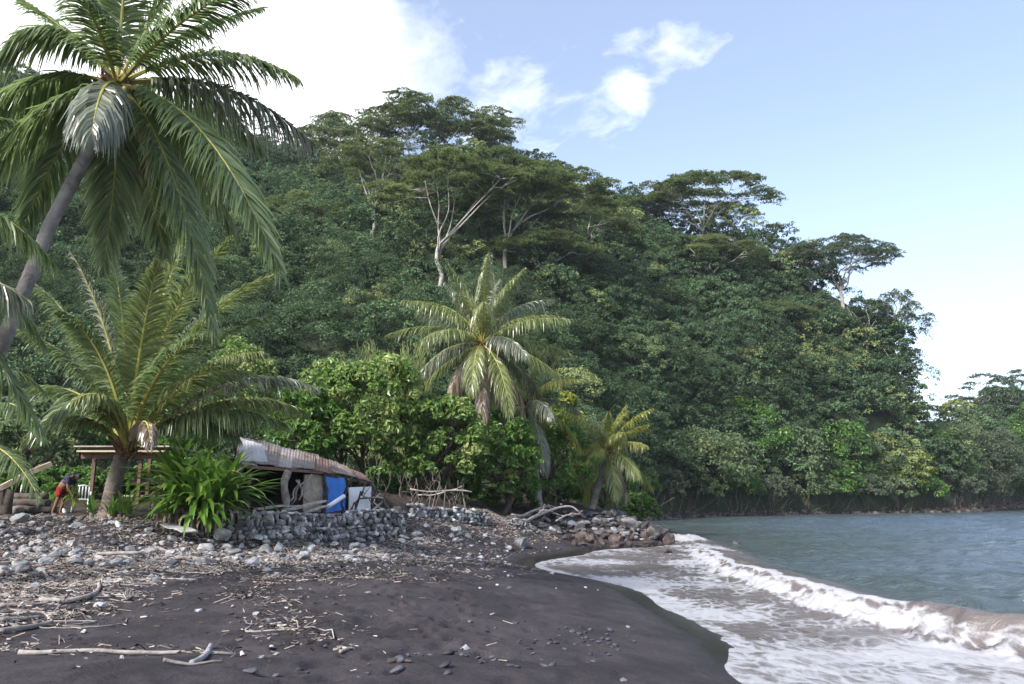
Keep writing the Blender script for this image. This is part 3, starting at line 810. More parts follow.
# ---------------------------------------------------------------- trees along the far shore
G2_ = 'trees along the far shore of the bay'
def shore(px, base, top, half, Y, label, seed, mat, **kw):
    kw.setdefault('leaf', 0.55); kw.setdefault('per', 36); kw.setdefault('pr', (0.13, 0.24)); kw.setdefault('low', 0.10)
    kw.setdefault('puffs', 110); kw.setdefault('trunk_r', 0.2)
    return leafy_px('shore_tree', px, base, top, half, Y, label, 'tree', G2_, seed, mat, **kw)
shore(695, 503, 438, 62, 112, 'wide grey green bush overhanging the shore just right of the yellow palm', 301, M_SHORE, puffs=190, vmean=0.35)
shore(652, 503, 446, 30, 106, 'grey green bush half hidden behind the yellow palm on the far shore', 302, M_SHORE, puffs=80, vmean=0.3)
shore(752, 500, 398, 46, 126, 'tallest rounded tree on the far shore, with a bright green top', 303, M_BUSHD, puffs=150, vmean=0.42, leaf=0.6)
shore(796, 502, 432, 38, 126, 'grey green tree right of the tallest rounded shore tree', 304, M_SHORE, puffs=110, vmean=0.15)
shore(842, 500, 426, 34, 134, 'green tree below the right end of the cliff, between two yellower ones', 305, M_BUSHD, puffs=100, vmean=0.25, leaf=0.6)
shore(880, 500, 430, 32, 138, 'yellow green tree under the tip of the cliff', 306, M_SHORE, puffs=100, vmean=0.72)
shore(906, 500, 452, 30, 138, 'low lemon green bush at the waterline under the gap of sky', 307, M_YEL, puffs=80, vmean=0.15)
shore(938, 500, 436, 34, 150, 'dark green tree below the bare branched tree in the gap', 308, M_BUSHD, puffs=100, vmean=0.15, leaf=0.6)
shore(968, 500, 418, 30, 156, 'dull olive tree with yellow tips right of the gap', 309, M_SHORE, puffs=100, vmean=0.45)
shore(1004, 500, 430, 40, 158, 'dark leafy tree over the black rocks at the right edge', 310, M_ALBG, puffs=120, vmean=0.2)
shore(1046, 500, 412, 46, 165, 'dark tree cut by the right edge of the view', 311, M_BUSHD, puffs=120, vmean=0.15, leaf=0.6)
shore(640, 500, 470, 22, 98, 'small bush on the shore behind the boulder point', 312, M_BUSHD, puffs=50, vmean=0.3)
for k, (x, top, half, dy, m, lb) in enumerate([(628,478,22,0,0,'behind the boulder point'),(662,470,26,1,2,'left of the wide grey green bush'),(700,476,30,0,0,'under the middle of the wide grey green bush'),(738,474,28,1,1,'under the tallest rounded shore tree'),
   (772,476,26,0,2,'right of the tallest rounded shore tree'),(806,474,28,0,0,'under the dark gap of the far bank'),(836,470,26,1,1,'left of the yellow green shore tree'),(866,474,26,0,2,'under the yellow green shore tree'),(896,476,24,0,0,'left of the lemon green bush'),
   (926,478,26,0,1,'right of the lemon green bush'),(956,474,28,0,2,'under the dull olive tree'),(986,476,26,0,2,'between the olive tree and the right edge'),(1014,472,30,0,1,'over black rocks near the right edge'),(1044,474,30,0,2,'cut by the right edge')]):
    u_ = ray(x, 500)[0] / ray(x, 500)[1]; Y_ = float(np.interp(u_, FU, FP[:, 1])) - 1.5
    leafy_px('shore_bush', x, 508, top, half, Y_, 'low shore bush ' + lb, 'bush', 'low bushes along the far bank', 340 + k, (M_SHORE, M_BUSHD, M_ALBG)[m], low=0.28, puffs=75, per=32, leaf=0.5, pr=(.14, .26), vmean=0.2, trunk_r=.1, twigs=False)
alb_px(985, 450, 374, 30, 'tall open tree with a side branch reaching out over the gap of sky', 320, Y=182, fork=0.35, plates=30, layers=4, dens=0.8, mat=M_ALBG, leaf=0.45, skew=0.1)
alb_px(1028, 440, 370, 34, 'bushy grey green tree topping the right headland', 321, Y=186, fork=0.35, plates=44, layers=4, dens=0.9, mat=M_ALBG, leaf=0.5)
alb_px(1004, 452, 386, 30, 'dense dark tree in front of the tall open tree on the right headland', 323, Y=180, fork=0.25, plates=40, layers=5, dens=1.2, mat=M_FOREST, leaf=0.45, droop=.3, vbias=-.15)
alb_px(934, 456, 404, 22, 'thin leafless looking tree standing in the gap of sky', 322, Y=176, fork=0.3, plates=18, layers=4, dens=0.55, mat=M_ALBG, leaf=0.4, bark=M_BARKD, trunk_r=0.2)

# wispy pale saplings behind the largest bright tree
def wispy(px, py_base, py_top, half_px, Y, label, seed):
    rng = np.random.default_rng(seed)
    p = at(px, py_base, Y); p[2] = gz(p[0], p[1]); H = at(px, py_top, Y)[2] - p[2]; hw = half_px * Y / F
    t = thing('wispy_sapling', p, label, 'tree', 'wispy saplings behind the leafy trees')
    tr = MB(); cr = MB()
    for k in range(12):
        a = p + np.array([rng.normal() * hw * .25, rng.normal() * hw * .25, -0.2])
        e = p + np.array([rng.uniform(-1, 1) * hw, rng.uniform(-1, 1) * hw, H * rng.uniform(0.7, 1)])
        P = limb(tr, a, e, 0.05, 0.01, rng, 8, 0.12, 5)
        n = 260
        i = rng.integers(2, 8, n); c = P[i] + rng.normal(size=(n, 3)) * np.array([.22, .22, .35])
        leaves(cr, c, rng.normal(size=(n, 3)) * [1, 1, .2], rng.uniform(0.3, 0.7, n), rng, 0.09, 0.0, None, 0.9, np.tile([0, 0, 1.0], (n, 1)) + rng.normal(size=(n, 3)) * 0.25)
    tr.build('trunk', M_BRUSH, t, True); cr.build('crown', M_SHORE, t)
wispy(384, 505, 352, 20, 52, 'feathery pale sapling clump left of the middle palm', 401)
wispy(410, 505, 348, 14, 55, 'thinner feathery sapling close beside the middle palm', 402)

# dry stems and hanging roots under the shore trees
def brush():
    rng = np.random.default_rng(8); mb = MB()
    for k in range(900):
        px = rng.uniform(622, 1060)
        u = ray(px, 500)[0] / ray(px, 500)[1]
        Yf = np.interp(u, FU, FP[:, 1])
        Y = Yf - rng.uniform(0.5, 4.5)
        X = u * Y; d = float(coast_d(np.array([X]), np.array([Y]))[0])
        if d < 0.4: continue
        z = gz(X, Y)
        h = rng.uniform(0.7, 3.4)
        p0 = np.array([X, Y, z - .1]); p1 = p0 + [rng.normal() * 1.5, rng.normal() * 1.0, h]
        tube(mb, wob(p0, p1, 4, .15, rng), [0.05, .04, .03, .02], 3, rng.random(), cap=False)
    o = mb.build('undergrowth', M_BRUSH)
    tag(o, 'dry brown stems and roots tangled under the far shore trees', 'undergrowth', None, 'stuff')
brush()

# ---------------------------------------------------------------- coconut palms
def palmmat(name, a, b, acc, trans=0.3):
    return leafmat(name, a, b, acc, trans, 0.32, 0.7, 0.55)
M_PALM = palmmat('palm_leaf', (0.105, 0.155, 0.055), (0.25, 0.32, 0.15), (0.42, 0.43, 0.14), 0.45)
M_PALM2 = palmmat('palm_leaf_pale', (0.13, 0.165, 0.05), (0.30, 0.33, 0.13), (0.44, 0.40, 0.18), 0.4)
M_PALMY = palmmat('palm_leaf_yellow', (0.19, 0.22, 0.04), (0.42, 0.41, 0.08), (0.50, 0.38, 0.10), 0.42)
M_PALMB = palmmat('palm_leaf_dead', (0.14, 0.10, 0.07), (0.30, 0.23, 0.17), (0.36, 0.27, 0.16), 0.2)
M_PALMG = palmmat('palm_leaf_grey', (0.10, 0.12, 0.085), (0.26, 0.27, 0.20), (0.30, 0.29, 0.16), 0.25)
M_RACH = roughmat('palm_rachis', (0.26, 0.26, 0.06), (0.42, 0.38, 0.11), 3, 0.6, 0.1)
M_RACHB = roughmat('palm_rachis_dead', (0.16, 0.11, 0.06), (0.30, 0.23, 0.14), 3, 0.8, 0.1)
M_PTRUNK = roughmat('palm_trunk', (0.16, 0.145, 0.135), (0.34, 0.31, 0.29), 2.2, 0.9, 0.35, (0.10, 0.085, 0.07))
M_PTRUNKD = roughmat('palm_trunk_brown', (0.085, 0.068, 0.055), (0.20, 0.165, 0.14), 2.2, 0.9, 0.4, (0.05, 0.04, 0.032))
M_FIBRE = roughmat('palm_fibre', (0.09, 0.055, 0.03), (0.24, 0.15, 0.08), 5, 0.95, 0.5)
M_NUT = roughmat('coconut', (0.10, 0.12, 0.03), (0.22, 0.17, 0.06), 3, 0.5, 0.1)

def frond(parent, P0, P1, P2, L, seed, mat, rach=None, n=95, droop=0.55, vb=0.2, start=0.16, w=0.045, fwd=0.55, lift=0.15, r0=0.045, jit=0.12, name='frond'):
    """one pinnate leaf along a curved midrib P0-P1-P2"""
    rng = np.random.default_rng(seed)
    P0, P1, P2 = (np.asarray(p, float) for p in (P0, P1, P2))
    mb = MB()
    tt = np.linspace(0, 1, 22)[:, None]
    R = (1 - tt) ** 2 * P0 + 2 * tt * (1 - tt) * P1 + tt ** 2 * P2
    tube(mb, R, np.linspace(1, 0.12, 22) ** 1.2 * r0, 5, 0.5, 0.5, 1)
    t = np.repeat(np.linspace(start, 0.995, n), 2)
    sd = np.tile([1.0, -1.0], n)
    t = np.clip(t + rng.normal(size=len(t)) * 0.003, start, 1)[:, None]
    P = (1 - t) ** 2 * P0 + 2 * t * (1 - t) * P1 + t ** 2 * P2
    T = unit(2 * (1 - t) * (P1 - P0) + 2 * t * (P2 - P1))
    bend = np.cross(P2 - P0, np.array([0, 0, 1.0]))
    if np.linalg.norm(bend) < 0.25 * np.linalg.norm(P2 - P0): bend = np.cross(P1 - P0, P2 - P0) * -1.0
    S0 = unit(bend)
    S = unit(S0 - T * (T * S0).sum(1, keepdims=True))
    U = np.cross(S, T); U = np.where(U[:, 2:3] < -0.2, -U, U)
    tq = t[:, 0]
    prof = np.clip(np.minimum((tq - start) / 0.22 * 0.55 + 0.45, 1.0), 0, 1) * np.where(tq > 0.6, 1 - 0.72 * ((tq - 0.6) / 0.4) ** 1.3, 1)
    ln = (L * prof * rng.uniform(0.85, 1.1, len(tq)))[:, None]
    D = unit(S * sd[:, None] * (1.0 - 0.35 * tq[:, None]) + T * (fwd + 0.7 * tq[:, None] ** 2) + U * lift + rng.normal(size=P.shape) * jit)
    W = unit(T - D * (T * D).sum(1, keepdims=True) + U * 0.25 * sd[:, None] * 0 + rng.normal(size=P.shape) * 0.25)
    ks = np.array([0, 0.33, 0.68, 1.0]); wd = np.array([0.55, 1.0, 0.72, 0.06]) * w
    dr = droop * rng.uniform(0.75, 1.3, len(tq))[:, None]
    V = np.empty((len(tq), 8, 3))
    for i, k in enumerate(ks):
        c = P + D * ln * k * (1 - 0.25 * dr * k * k) - np.array([0, 0, 1.0]) * ln * dr * k ** 2
        V[:, 2 * i] = c + W * wd[i] * 0.5; V[:, 2 * i + 1] = c - W * wd[i] * 0.5
    base = np.arange(len(tq))[:, None] * 8
    Q = np.concatenate([base + np.array([[0, 1, 3, 2]]), base + np.array([[2, 3, 5, 4]]), base + np.array([[4, 5, 7, 6]])])
    va = np.tile(rng.random(len(tq)), 3)
    vbb = np.clip(vb + np.tile(rng.normal(size=len(tq)) * 0.08, 3), 0, 1)
    vbb[2 * len(tq):] = np.clip(vbb[2 * len(tq):] + 0.12, 0, 1)
    mb.add(V.reshape(-1, 3), Q, None, va, vbb, 0)
    return mb.build(name, [mat, rach or M_RACH], parent, False)

def palm_trunk(parent, P, r, seed, rings=0.16, mat=None):
    """ringed stem along the points P with radii r"""
    P = np.asarray(P, float); mb = MB()
    seg = np.linalg.norm(np.diff(P, axis=0), axis=1); s = np.r_[0, np.cumsum(seg)]
    n = int(s[-1] / (rings / 3)) + 2
    q = np.linspace(0, s[-1], n)
    PP = np.stack([np.interp(q, s, P[:, k]) for k in range(3)], 1)
    for _ in range(20):
        PP[1:-1] = PP[1:-1] * 0.5 + (PP[:-2] + PP[2:]) * 0.25
    rr = np.interp(q, s, r)
    rr = rr * (1 + 0.05 * np.where(np.arange(n) % 3 == 0, 1.0, -0.4))
    tube(mb, PP, rr, 14, 0.5)
    return mb.build('trunk', mat or M_PTRUNK, parent, True)

def crown_bits(parent, c, rng, nuts=6, r=0.3, fib=True):
    if fib:
        mb = MB()
        for k in range(26):
            a = rng.uniform(0, 2 * PI); d = np.array([math.cos(a), math.sin(a), 0])
            p0 = c + d * r * 0.4 + [0, 0, rng.uniform(-.35, .1)]; p1 = c + d * r * rng.uniform(1.1, 1.9) + [0, 0, rng.uniform(-.2, .5)]
            P = wob(p0, p1, 5, 0.06, rng, -0.03)
            tube(mb, P, np.array([1, .9, .7, .45, .1]) * 0.06, 4, rng.random())
        mb.build('fibre', M_FIBRE, parent, False)
    for k in range(nuts):
        a = rng.uniform(0, 2 * PI)
        p = c + np.array([math.cos(a) * r * 1.1, math.sin(a) * r * 1.1, rng.uniform(-.5, -.1)])
        mb = MB(); th = np.linspace(0, PI, 7)
        pts = np.array([p + [0, 0, math.cos(x) * 0.14] for x in th]); tube(mb, pts, np.maximum(np.sin(th) * 0.105, 0.005), 8, 0.5)
        mb.build('coconut', M_NUT, parent, True)

def off(c, Y, px, py, dy=0.0):
    return at(px, py, Y + dy)

# ---- tall leaning palm at the left
Yp = 15.0
c0 = at(117, 88, Yp)
tb = at(-70, 500, 14.0); tb[2] = gz(tb[0], tb[1])
tall = thing('coconut_palm', tb, 'tallest coconut palm, leaning in from the left, crown at the top', 'palm', 'coconut palms')
palm_trunk(tall, [tb - [0, 0, .3], at(-30, 420, 14.2), at(8, 330, 14.5), at(50, 225, 14.8), at(88, 152, 15.0), c0 - [0, 0, .1]], [0.24, 0.15, 0.132, 0.126, 0.125, 0.12], 1)
FR = [ # control px,py,dy  tip px,py,dy   L  mat vb droop
 ((212,28),-.3,(297,78),-.2,.80,M_PALM,.15,.75),
 ((222,60),.4,(312,142),.6,.85,M_PALMG,.1,1.0),
 ((206,86),-1.6,(280,272),-2.2,1.0,M_PALM,.3,.45),
 ((170,120),-.8,(214,330),-.6,.95,M_PALM,.42,.5),
 ((150,80),1.8,(238,238),2.6,.9,M_PALM,.25,.6),
 ((122,130),.6,(104,268),1.2,.8,M_PALM,.5,.5),
 ((101,70),-2.0,(92,132),-3.0,.75,M_PALMG,.2,1.0),
 ((58,-8),-.4,(-4,62),-.8,.85,M_PALM,.15,.75),
 ((50,52),.3,(-48,138),.6,.9,M_PALM,.1,.8),
 ((52,82),-.6,(-44,205),-.8,.9,M_PALM,.15,.7),
 ((60,90),1.6,(-30,190),2.6,.9,M_PALM,.35,.6),
 ((180,60),2.0,(262,150),3.2,.9,M_PALM,.3,.6),
 ((100,20),-1.6,(70,-20),-3.4,.8,M_PALM,.3,.5),
 ((150,8),.2,(214,-62),.6,.85,M_PALM,.2,.4),
 ((92,-5),.5,(58,-72),.9,.85,M_PALM,.25,.4),
 ((122,-10),-.8,(134,-105),-1.2,.85,M_PALM,.3,.4),
 ((160,35),1.2,(262,8),2.2,.85,M_PALM,.35,.5),
 ((176,10),-1.4,(272,-28),-2.2,.85,M_PALM,.2,.6),
 ((75,30),1.5,(10,-8),2.6,.8,M_PALM,.3,.5),
 ((118,40),2.5,(160,30),4.0,.8,M_PALM,.3,.6),
 ((190,110),.8,(250,215),1.6,.8,M_PALM,.4,.55),
 ((70,110),1.2,(20,235),2.0,.85,M_PALM,.35,.6),
 ((140,135),2.0,(165,255),2.8,.85,M_PALM,.45,.5),
 ((120,95),.3,(150,170),.9,.6,M_PALMB,.3,.9),
]
for k, (c1, d1, tp, d2, L_, mt, vb_, dr) in enumerate(FR):
    frond(tall, c0 + [0, 0, 0.05], at(*c1, Yp + d1), at(*tp, Yp + d2), L_ * 1.1, 500 + k, mt, n=150, droop=dr, vb=vb_, w=0.052, jit=0.10, r0=.05)
crown_bits(tall, c0, np.random.default_rng(1), 5, 0.3)
# upright unopened spear
# ---- neighbour palm whose crown is out of view at the left
Yn = 13.0
cn0 = at(-118, 232, Yn); nb = at(-150, 520, Yn); nb[2] = gz(nb[0], nb[1])
pn = thing('coconut_palm', nb, 'palm whose fronds reach in at the left edge below the tallest crown', 'palm', 'coconut palms')
palm_trunk(pn, [nb - [0, 0, .3], (nb + cn0) / 2 + [0.1, 0, 0], cn0], [0.25, 0.16, 0.14], 2)
for k, (c1, d1, tp, d2, L_, mt, vb_, dr) in enumerate([
 ((-30,160),-.3,(52,262),.0,.85,M_PALM,.2,.7), ((-40,215),.5,(44,345),.8,.85,M_PALM,.25,.6), ((-50,250),-.8,(28,300),-.4,.8,M_PALMG,.2,.8),
 ((-30,300),.2,(40,430),.2,.8,M_PALM,.2,.6), ((-60,120),.5,(10,120),1,.8,M_PALM,.2,.6), ((-150,140),0,(-200,160),0,.8,M_PALM,.2,.6),
 ((-130,130),1,(-60,60),2,.8,M_PALM,.2,.6), ((-190,220),0,(-270,330),0,.8,M_PALM,.2,.6), ((-130,260),-1,(-110,400),-1.5,.8,M_PALM,.2,.6)]):
    frond(pn, cn0, at(*c1, Yn + d1), at(*tp, Yn + d2), L_, 540 + k, mt, n=120, droop=dr, vb=vb_)
# ---- low palm at the left edge
Yl = 21.0
cl0 = at(-48, 452, Yl); lb = at(-50, 520, Yl); lb[2] = gz(lb[0], lb[1])
pl_ = thing('coconut_palm', lb, 'low dark palm at the left edge with fronds reaching over the leaning timber', 'palm', 'coconut palms')
palm_trunk(pl_, [lb - [0, 0, .3], cl0], [0.24, 0.18], 3)
for k, (c1, d1, tp, d2, L_, vb_) in enumerate([((6,362),-.5,(44,440),-1.2,.75,.1), ((-10,330),.3,(44,392),.8,.75,.15), ((-40,330),0,(-10,350),-2,.75,.1), ((0,420),-1,(40,500),-2,.7,.15), ((-90,350),0,(-150,430),0,.75,.1), ((-60,320),2,(-30,300),4,.75,.1)]):
    frond(pl_, cl0, at(*c1, Yl + d1), at(*tp, Yl + d2), L_, 560 + k, M_PALM, n=85, droop=.55, vb=vb_)

# ---- short stout palm in front of the shed
Ys = 23.0
sb = hit(106, 519, 15, 32); Ys = sb[1]
cs = at(128, 442, Ys)
short = thing('coconut_palm', sb, 'short stout palm with ringed trunk and huge arching fronds before the open shed', 'palm', 'coconut palms')
palm_trunk(short, [sb - [0, 0, .3], at(110, 505, Ys), at(115, 480, Ys), at(122, 455, Ys)], [0.34, 0.27, 0.24, 0.21], 4, 0.13, M_PTRUNKD)
FS = [
 ((236,350),-.6,(316,388),-.9,.95,M_PALMG,.25,.55,1), ((226,372),.4,(306,412),.6,.9,M_PALM2,.25,.7,1), ((200,330),.8,(270,316),1.5,.9,M_PALM,.4,.4,1),
 ((186,306),.3,(282,272),1.0,1.0,M_PALM2,.3,.35,1), ((160,300),-.8,(232,240),-1.2,.9,M_PALM2,.25,.35,1), ((150,310),1.0,(196,215),1.8,.95,M_PALM2,.3,.3,1),
 ((128,320),.2,(112,258),.6,.95,M_PALM,.2,.35,1), ((118,330),-.8,(70,250),-1.6,.9,M_PALMG,.15,.5,1), ((98,330),.5,(32,282),.9,.95,M_PALM,.2,.5,1),
 ((90,352),-.3,(18,330),-.6,.9,M_PALM,.15,.6,1), ((88,372),.6,(22,390),1.0,.9,M_PALM,.2,.6,1), ((78,388),-.6,(26,440),-1.0,.85,M_PALM,.3,.6,1),
 ((112,372),-2.0,(72,402),-3.0,.6,M_PALM2,.3,.7,1), ((150,396),-1.2,(150,446),-2.0,.45,M_PALMB,.2,.9,1), ((155,345),-1.8,(215,330),-3.4,.9,M_PALM,.35,.5,1),
 ((190,360),1.4,(250,372),2.6,.85,M_PALM,.2,.6,1), ((140,350),2.2,(160,290),4.0,.9,M_PALM,.2,.4,1), ((104,350),2.0,(70,320),3.6,.9,M_PALM,.15,.5,1),
 ((176,392),.2,(238,438),.4,.8,M_PALM,.3,.8,1), ((140,330),-1.2,(158,262),-2.4,.9,M_PALM2,.4,.3,1), ((196,352),-1.2,(262,352),-2.0,.9,M_PALM2,.3,.6,1), ((210,385),-.2,(288,425),-.3,.9,M_PALM,.3,.8,1), ((100,372),-1.2,(46,420),-2.0,.9,M_PALM,.2,.6,1), ((112,340),-1.4,(60,312),-2.4,.9,M_PALM,.2,.5,1), ((170,330),1.6,(236,290),2.8,.9,M_PALM,.3,.4,1), 
]
for k, (c1, d1, tp, d2, L_, mt, vb_, dr, _) in enumerate(FS):
    frond(short, cs + [0, 0, -0.25], at(*c1, Ys + d1), at(*tp, Ys + d2), L_ * 1.18, 600 + k, mt, n=190, droop=dr * .95, vb=vb_ * .7, r0=0.085, w=0.052)
crown_bits(short, cs - [0, 0, .2], np.random.default_rng(2), 0, 0.3)

# ---- generic palm crowns by angle
def palm_crown(parent, c, nf, length, L, seed, mats, el=(82, -55), n=70, dead=0, droop=.5, w=.05, top_dir=None):
    rng = np.random.default_rng(seed)
    for k in range(nf):
        q = (k + 0.5) / nf
        az = k * 2.39996 + rng.normal() * 0.2
        e = math.radians(el[0] + (el[1] - el[0]) * q ** 1.25)
        h = np.array([math.cos(az), math.sin(az), 0])
        ll = length * rng.uniform(0.88, 1.08) * (0.85 if q < 0.12 else 1)
        d0 = h * math.cos(e) + np.array([0, 0, math.sin(e)])
        e2 = e - math.radians(rng.uniform(38, 66)) * (0.8 if q < .2 else 1)
        e2 = max(e2, -1.5)
        d1 = h * math.cos(e2) + np.array([0, 0, math.sin(e2)])
        P1 = c + d0 * ll * 0.5; P2 = P1 + d1 * ll * 0.55
        isd = k >= nf - dead
        m = M_PALMB if isd else mats[int(rng.integers(len(mats)))]
        frond(parent, c, P1, P2, L * rng.uniform(.9, 1.1) * (0.75 if isd else 1), seed * 50 + k, m, M_RACHB if isd else None, n=n, droop=droop * (1.5 if isd else 1) , vb=float(np.clip(rng.normal(.35, .15), 0, 1)), w=w, name='dead_frond' if isd else 'frond')

def palm_px(px, py, Y, bpx, bpy_, label, seed, nf, length, L, mats, dead=0, r=(0.22, 0.15), el=(82, -55), bend=0.0, **kw):
    c = at(px, py, Y); b_ = at(bpx, bpy_, Y); b_[2] = gz(b_[0], b_[1])
    t = thing('coconut_palm', b_, label, 'palm', 'coconut palms')
    palm_trunk(t, [b_ - [0, 0, .3], b_ * .6 + c * .4 + [bend, 0, 0], b_ * .25 + c * .75 + [bend * .7, 0, 0], c], [r[0] * 1.2, r[0], r[1], r[1]], seed, 0.2)
    palm_crown(t, c, nf, length, L, seed, mats, el, dead=dead, **kw)
    crown_bits(t, c, np.random.default_rng(seed), 4, 0.28)
    return t
palm_px(482, 344, 43, 438, 511, 'tall middle palm with brown dying lower fronds in front of the hill', 21, 40, 5.5, 1.05, [M_PALM2, M_PALM2, M_PALM2, M_PALMG], 7, el=(88, -62), bend=-.2, w=.055, droop=.85, n=90)
palm_px(526, 404, 46, 540, 512, 'shaggy palm half hidden behind the middle palm, to its right', 22, 20, 4.3, .9, [M_PALM2, M_PALMY, M_PALMG], 1, el=(70, -60), droop=.85, n=85)
palm_px(607, 451, 50, 590, 512, 'small yellowing palm leaning over the boulder point', 23, 28, 3.7, .9, [M_PALMY, M_PALMY, M_PALM2], 2, r=(0.2, 0.14), el=(84, -60), bend=.1, droop=.8, n=85)

# ================================================================== OBJECTS
M_WOOD = roughmat('weathered_wood', (0.22, 0.19, 0.16), (0.42, 0.38, 0.33), 4, 0.9, 0.4, stretch=(1, 1, 1), rnd=0.25)
M_DRIFT = roughmat('driftwood', (0.17, 0.15, 0.14), (0.35, 0.315, 0.29), 5, 0.9, 0.4, (0.16, 0.13, 0.11), rnd=0.3)
M_WOODD = roughmat('dark_wood', (0.035, 0.029, 0.026), (0.10, 0.08, 0.067), 4, 0.95, 0.4, rnd=0.3)
M_TIMBER = roughmat('fresh_timber', (0.40, 0.30, 0.21), (0.55, 0.44, 0.33), 5, 0.8, 0.2, stretch=(1, 1, 1))
M_ROCK = roughmat('grey_rock', (0.13, 0.13, 0.135), (0.30, 0.30, 0.31), 2.5, 0.9, 0.6, (0.42, 0.41, 0.40), rnd=0.35)
M_ROCKB = roughmat('dark_basalt', (0.038, 0.036, 0.039), (0.12, 0.113, 0.115), 2.5, 0.8, 0.7, (0.23, 0.21, 0.19), rnd=0.4)
M_ROCKR = roughmat('brown_wet_rock', (0.030, 0.023, 0.021), (0.085, 0.062, 0.053), 2.5, 0.5, 0.6, (0.15, 0.122, 0.102), rnd=0.35)
M_ROCKW = roughmat('pale_rock', (0.22, 0.22, 0.21), (0.42, 0.41, 0.40), 3, 0.9, 0.5, rnd=0.25)
M_PEB = roughmat('dark_pebble', (0.025, 0.025, 0.032), (0.075, 0.075, 0.09), 12, 0.5, 0.2, rnd=0.5)
M_WALL = roughmat('wall_stone', (0.12, 0.115, 0.115), (0.30, 0.29, 0.285), 3.0, 0.92, 0.5, (0.44, 0.43, 0.41), va=0.55, s3=.8, t3=(.50, .60))
M_LITTER = roughmat('litter_bits', (0.15, 0.118, 0.098), (0.29, 0.255, 0.23), 3, 0.95, 0.1, va=0.85)
M_GRAVEL = roughmat('gravel_bits', (0.10, 0.10, 0.11), (0.30, 0.30, 0.31), 3, 0.9, 0.3, va=0.7)

def solid(name, c1, c2=None, rough=0.7, scale=8):
    return roughmat(name, c1, c2 or tuple(x * 0.75 for x in c1), scale, rough, 0.1)
M_TARP = roughmat('blue_tarpaulin', (0.03, 0.16, 0.55), (0.05, 0.22, 0.66), 2.5, 0.5, 0.3, bscale=1.2)
M_WHITE = roughmat('white_sheet', (0.62, 0.62, 0.62), (0.78, 0.78, 0.78), 2, 0.6, 0.1)
M_ROOF = roughmat('roof_sheet', (0.24, 0.20, 0.18), (0.38, 0.33, 0.30), 1.3, 0.7, 0.3, (0.17, 0.10, 0.08))
M_RUST = roughmat('rusty_roof_edge', (0.12, 0.07, 0.055), (0.22, 0.14, 0.115), 3, 0.85, 0.3)
M_ROOFW = roughmat('pale_roof_sheet', (0.34, 0.33, 0.32), (0.48, 0.46, 0.45), 1.2, 0.7, 0.2, (0.32, 0.28, 0.26))
M_WEAVE = roughmat('tan_board', (0.28, 0.23, 0.17), (0.44, 0.37, 0.29), 6, 0.9, 0.3)
M_DARK = roughmat('hut_inside_shade', (0.02, 0.018, 0.016), (0.05, 0.042, 0.036), 3, 0.95, 0.2)  # near-black wall colour stands in for the shade inside the hut
M_BEAM = roughmat('brown_beam', (0.075, 0.045, 0.03), (0.14, 0.09, 0.06), 5, 0.8, 0.2)

def rockmesh(seed, mat, flat=0.7, sub=3, cut=5, name='boulder'):
    rng = np.random.default_rng(seed)
    bm = bmesh.new(); bmesh.ops.create_icosphere(bm, subdivisions=sub, radius=1)
    co = np.array([v.co for v in bm.verts])
    cut = cut * 2
    for k in range(cut):
        n = unit(rng.normal(size=3)); d = rng.uniform(0.45, 0.8)
        h = co @ n - d; co = co - np.where(h > 0, h, 0)[:, None] * n * 0.97
    s = rng.uniform(0, 50)
    r = 0.78 + 0.35 * fbm(co[:, 0] * 1.4 + s, co[:, 1] * 1.4, co[:, 2] * 1.4, 4, seed) + 0.16 * (fbm(co[:, 0] * 6 + s, co[:, 1] * 6, co[:, 2] * 6, 3, seed) - .5)
    co = co * r[:, None] * np.array([1, rng.uniform(.7, .95), flat])
    for v, c in zip(bm.verts, co): v.co = c
    me = bpy.data.meshes.new(name); bm.to_mesh(me); bm.free()
    me.polygons.foreach_set('use_smooth', np.ones(len(me.polygons), bool))
    me.materials.append(mat)
    return me
def rockset(mat, seeds, name, **kw): return [rockmesh(s, mat, name=name, **kw) for s in seeds]
RK = {'grey': rockset(M_ROCK, (1, 2, 3, 4, 5), 'stone'), 'dark': rockset(M_ROCKB, (6, 7, 8, 9, 10), 'boulder'), 'brown': rockset(M_ROCKR, (11, 12, 13), 'boulder'),
      'pale': rockset(M_ROCKW, (14, 15, 16), 'stone'), 'peb': rockset(M_PEB, (17, 18, 19, 20), 'pebble', sub=2, cut=2, flat=0.5)}
def rock(name, kind, p, size, rng, label, cat, group, sink=0.3, squash=None):
    me = RK[kind][int(rng.integers(len(RK[kind])))]
    o = bpy.data.objects.new(name, me); COL.objects.link(o)
    sc = size * np.array([rng.uniform(.8, 1.3), rng.uniform(.8, 1.2), squash or rng.uniform(.7, 1.1)])
    o.scale = sc; o.rotation_euler = (rng.normal() * .25, rng.normal() * .25, rng.uniform(0, 6.28))
    o.location = (p[0], p[1], p[2] + sc[2] * 0.7 * (1 - 2 * sink) * 0.8)
    return tag(o, label, cat, group)

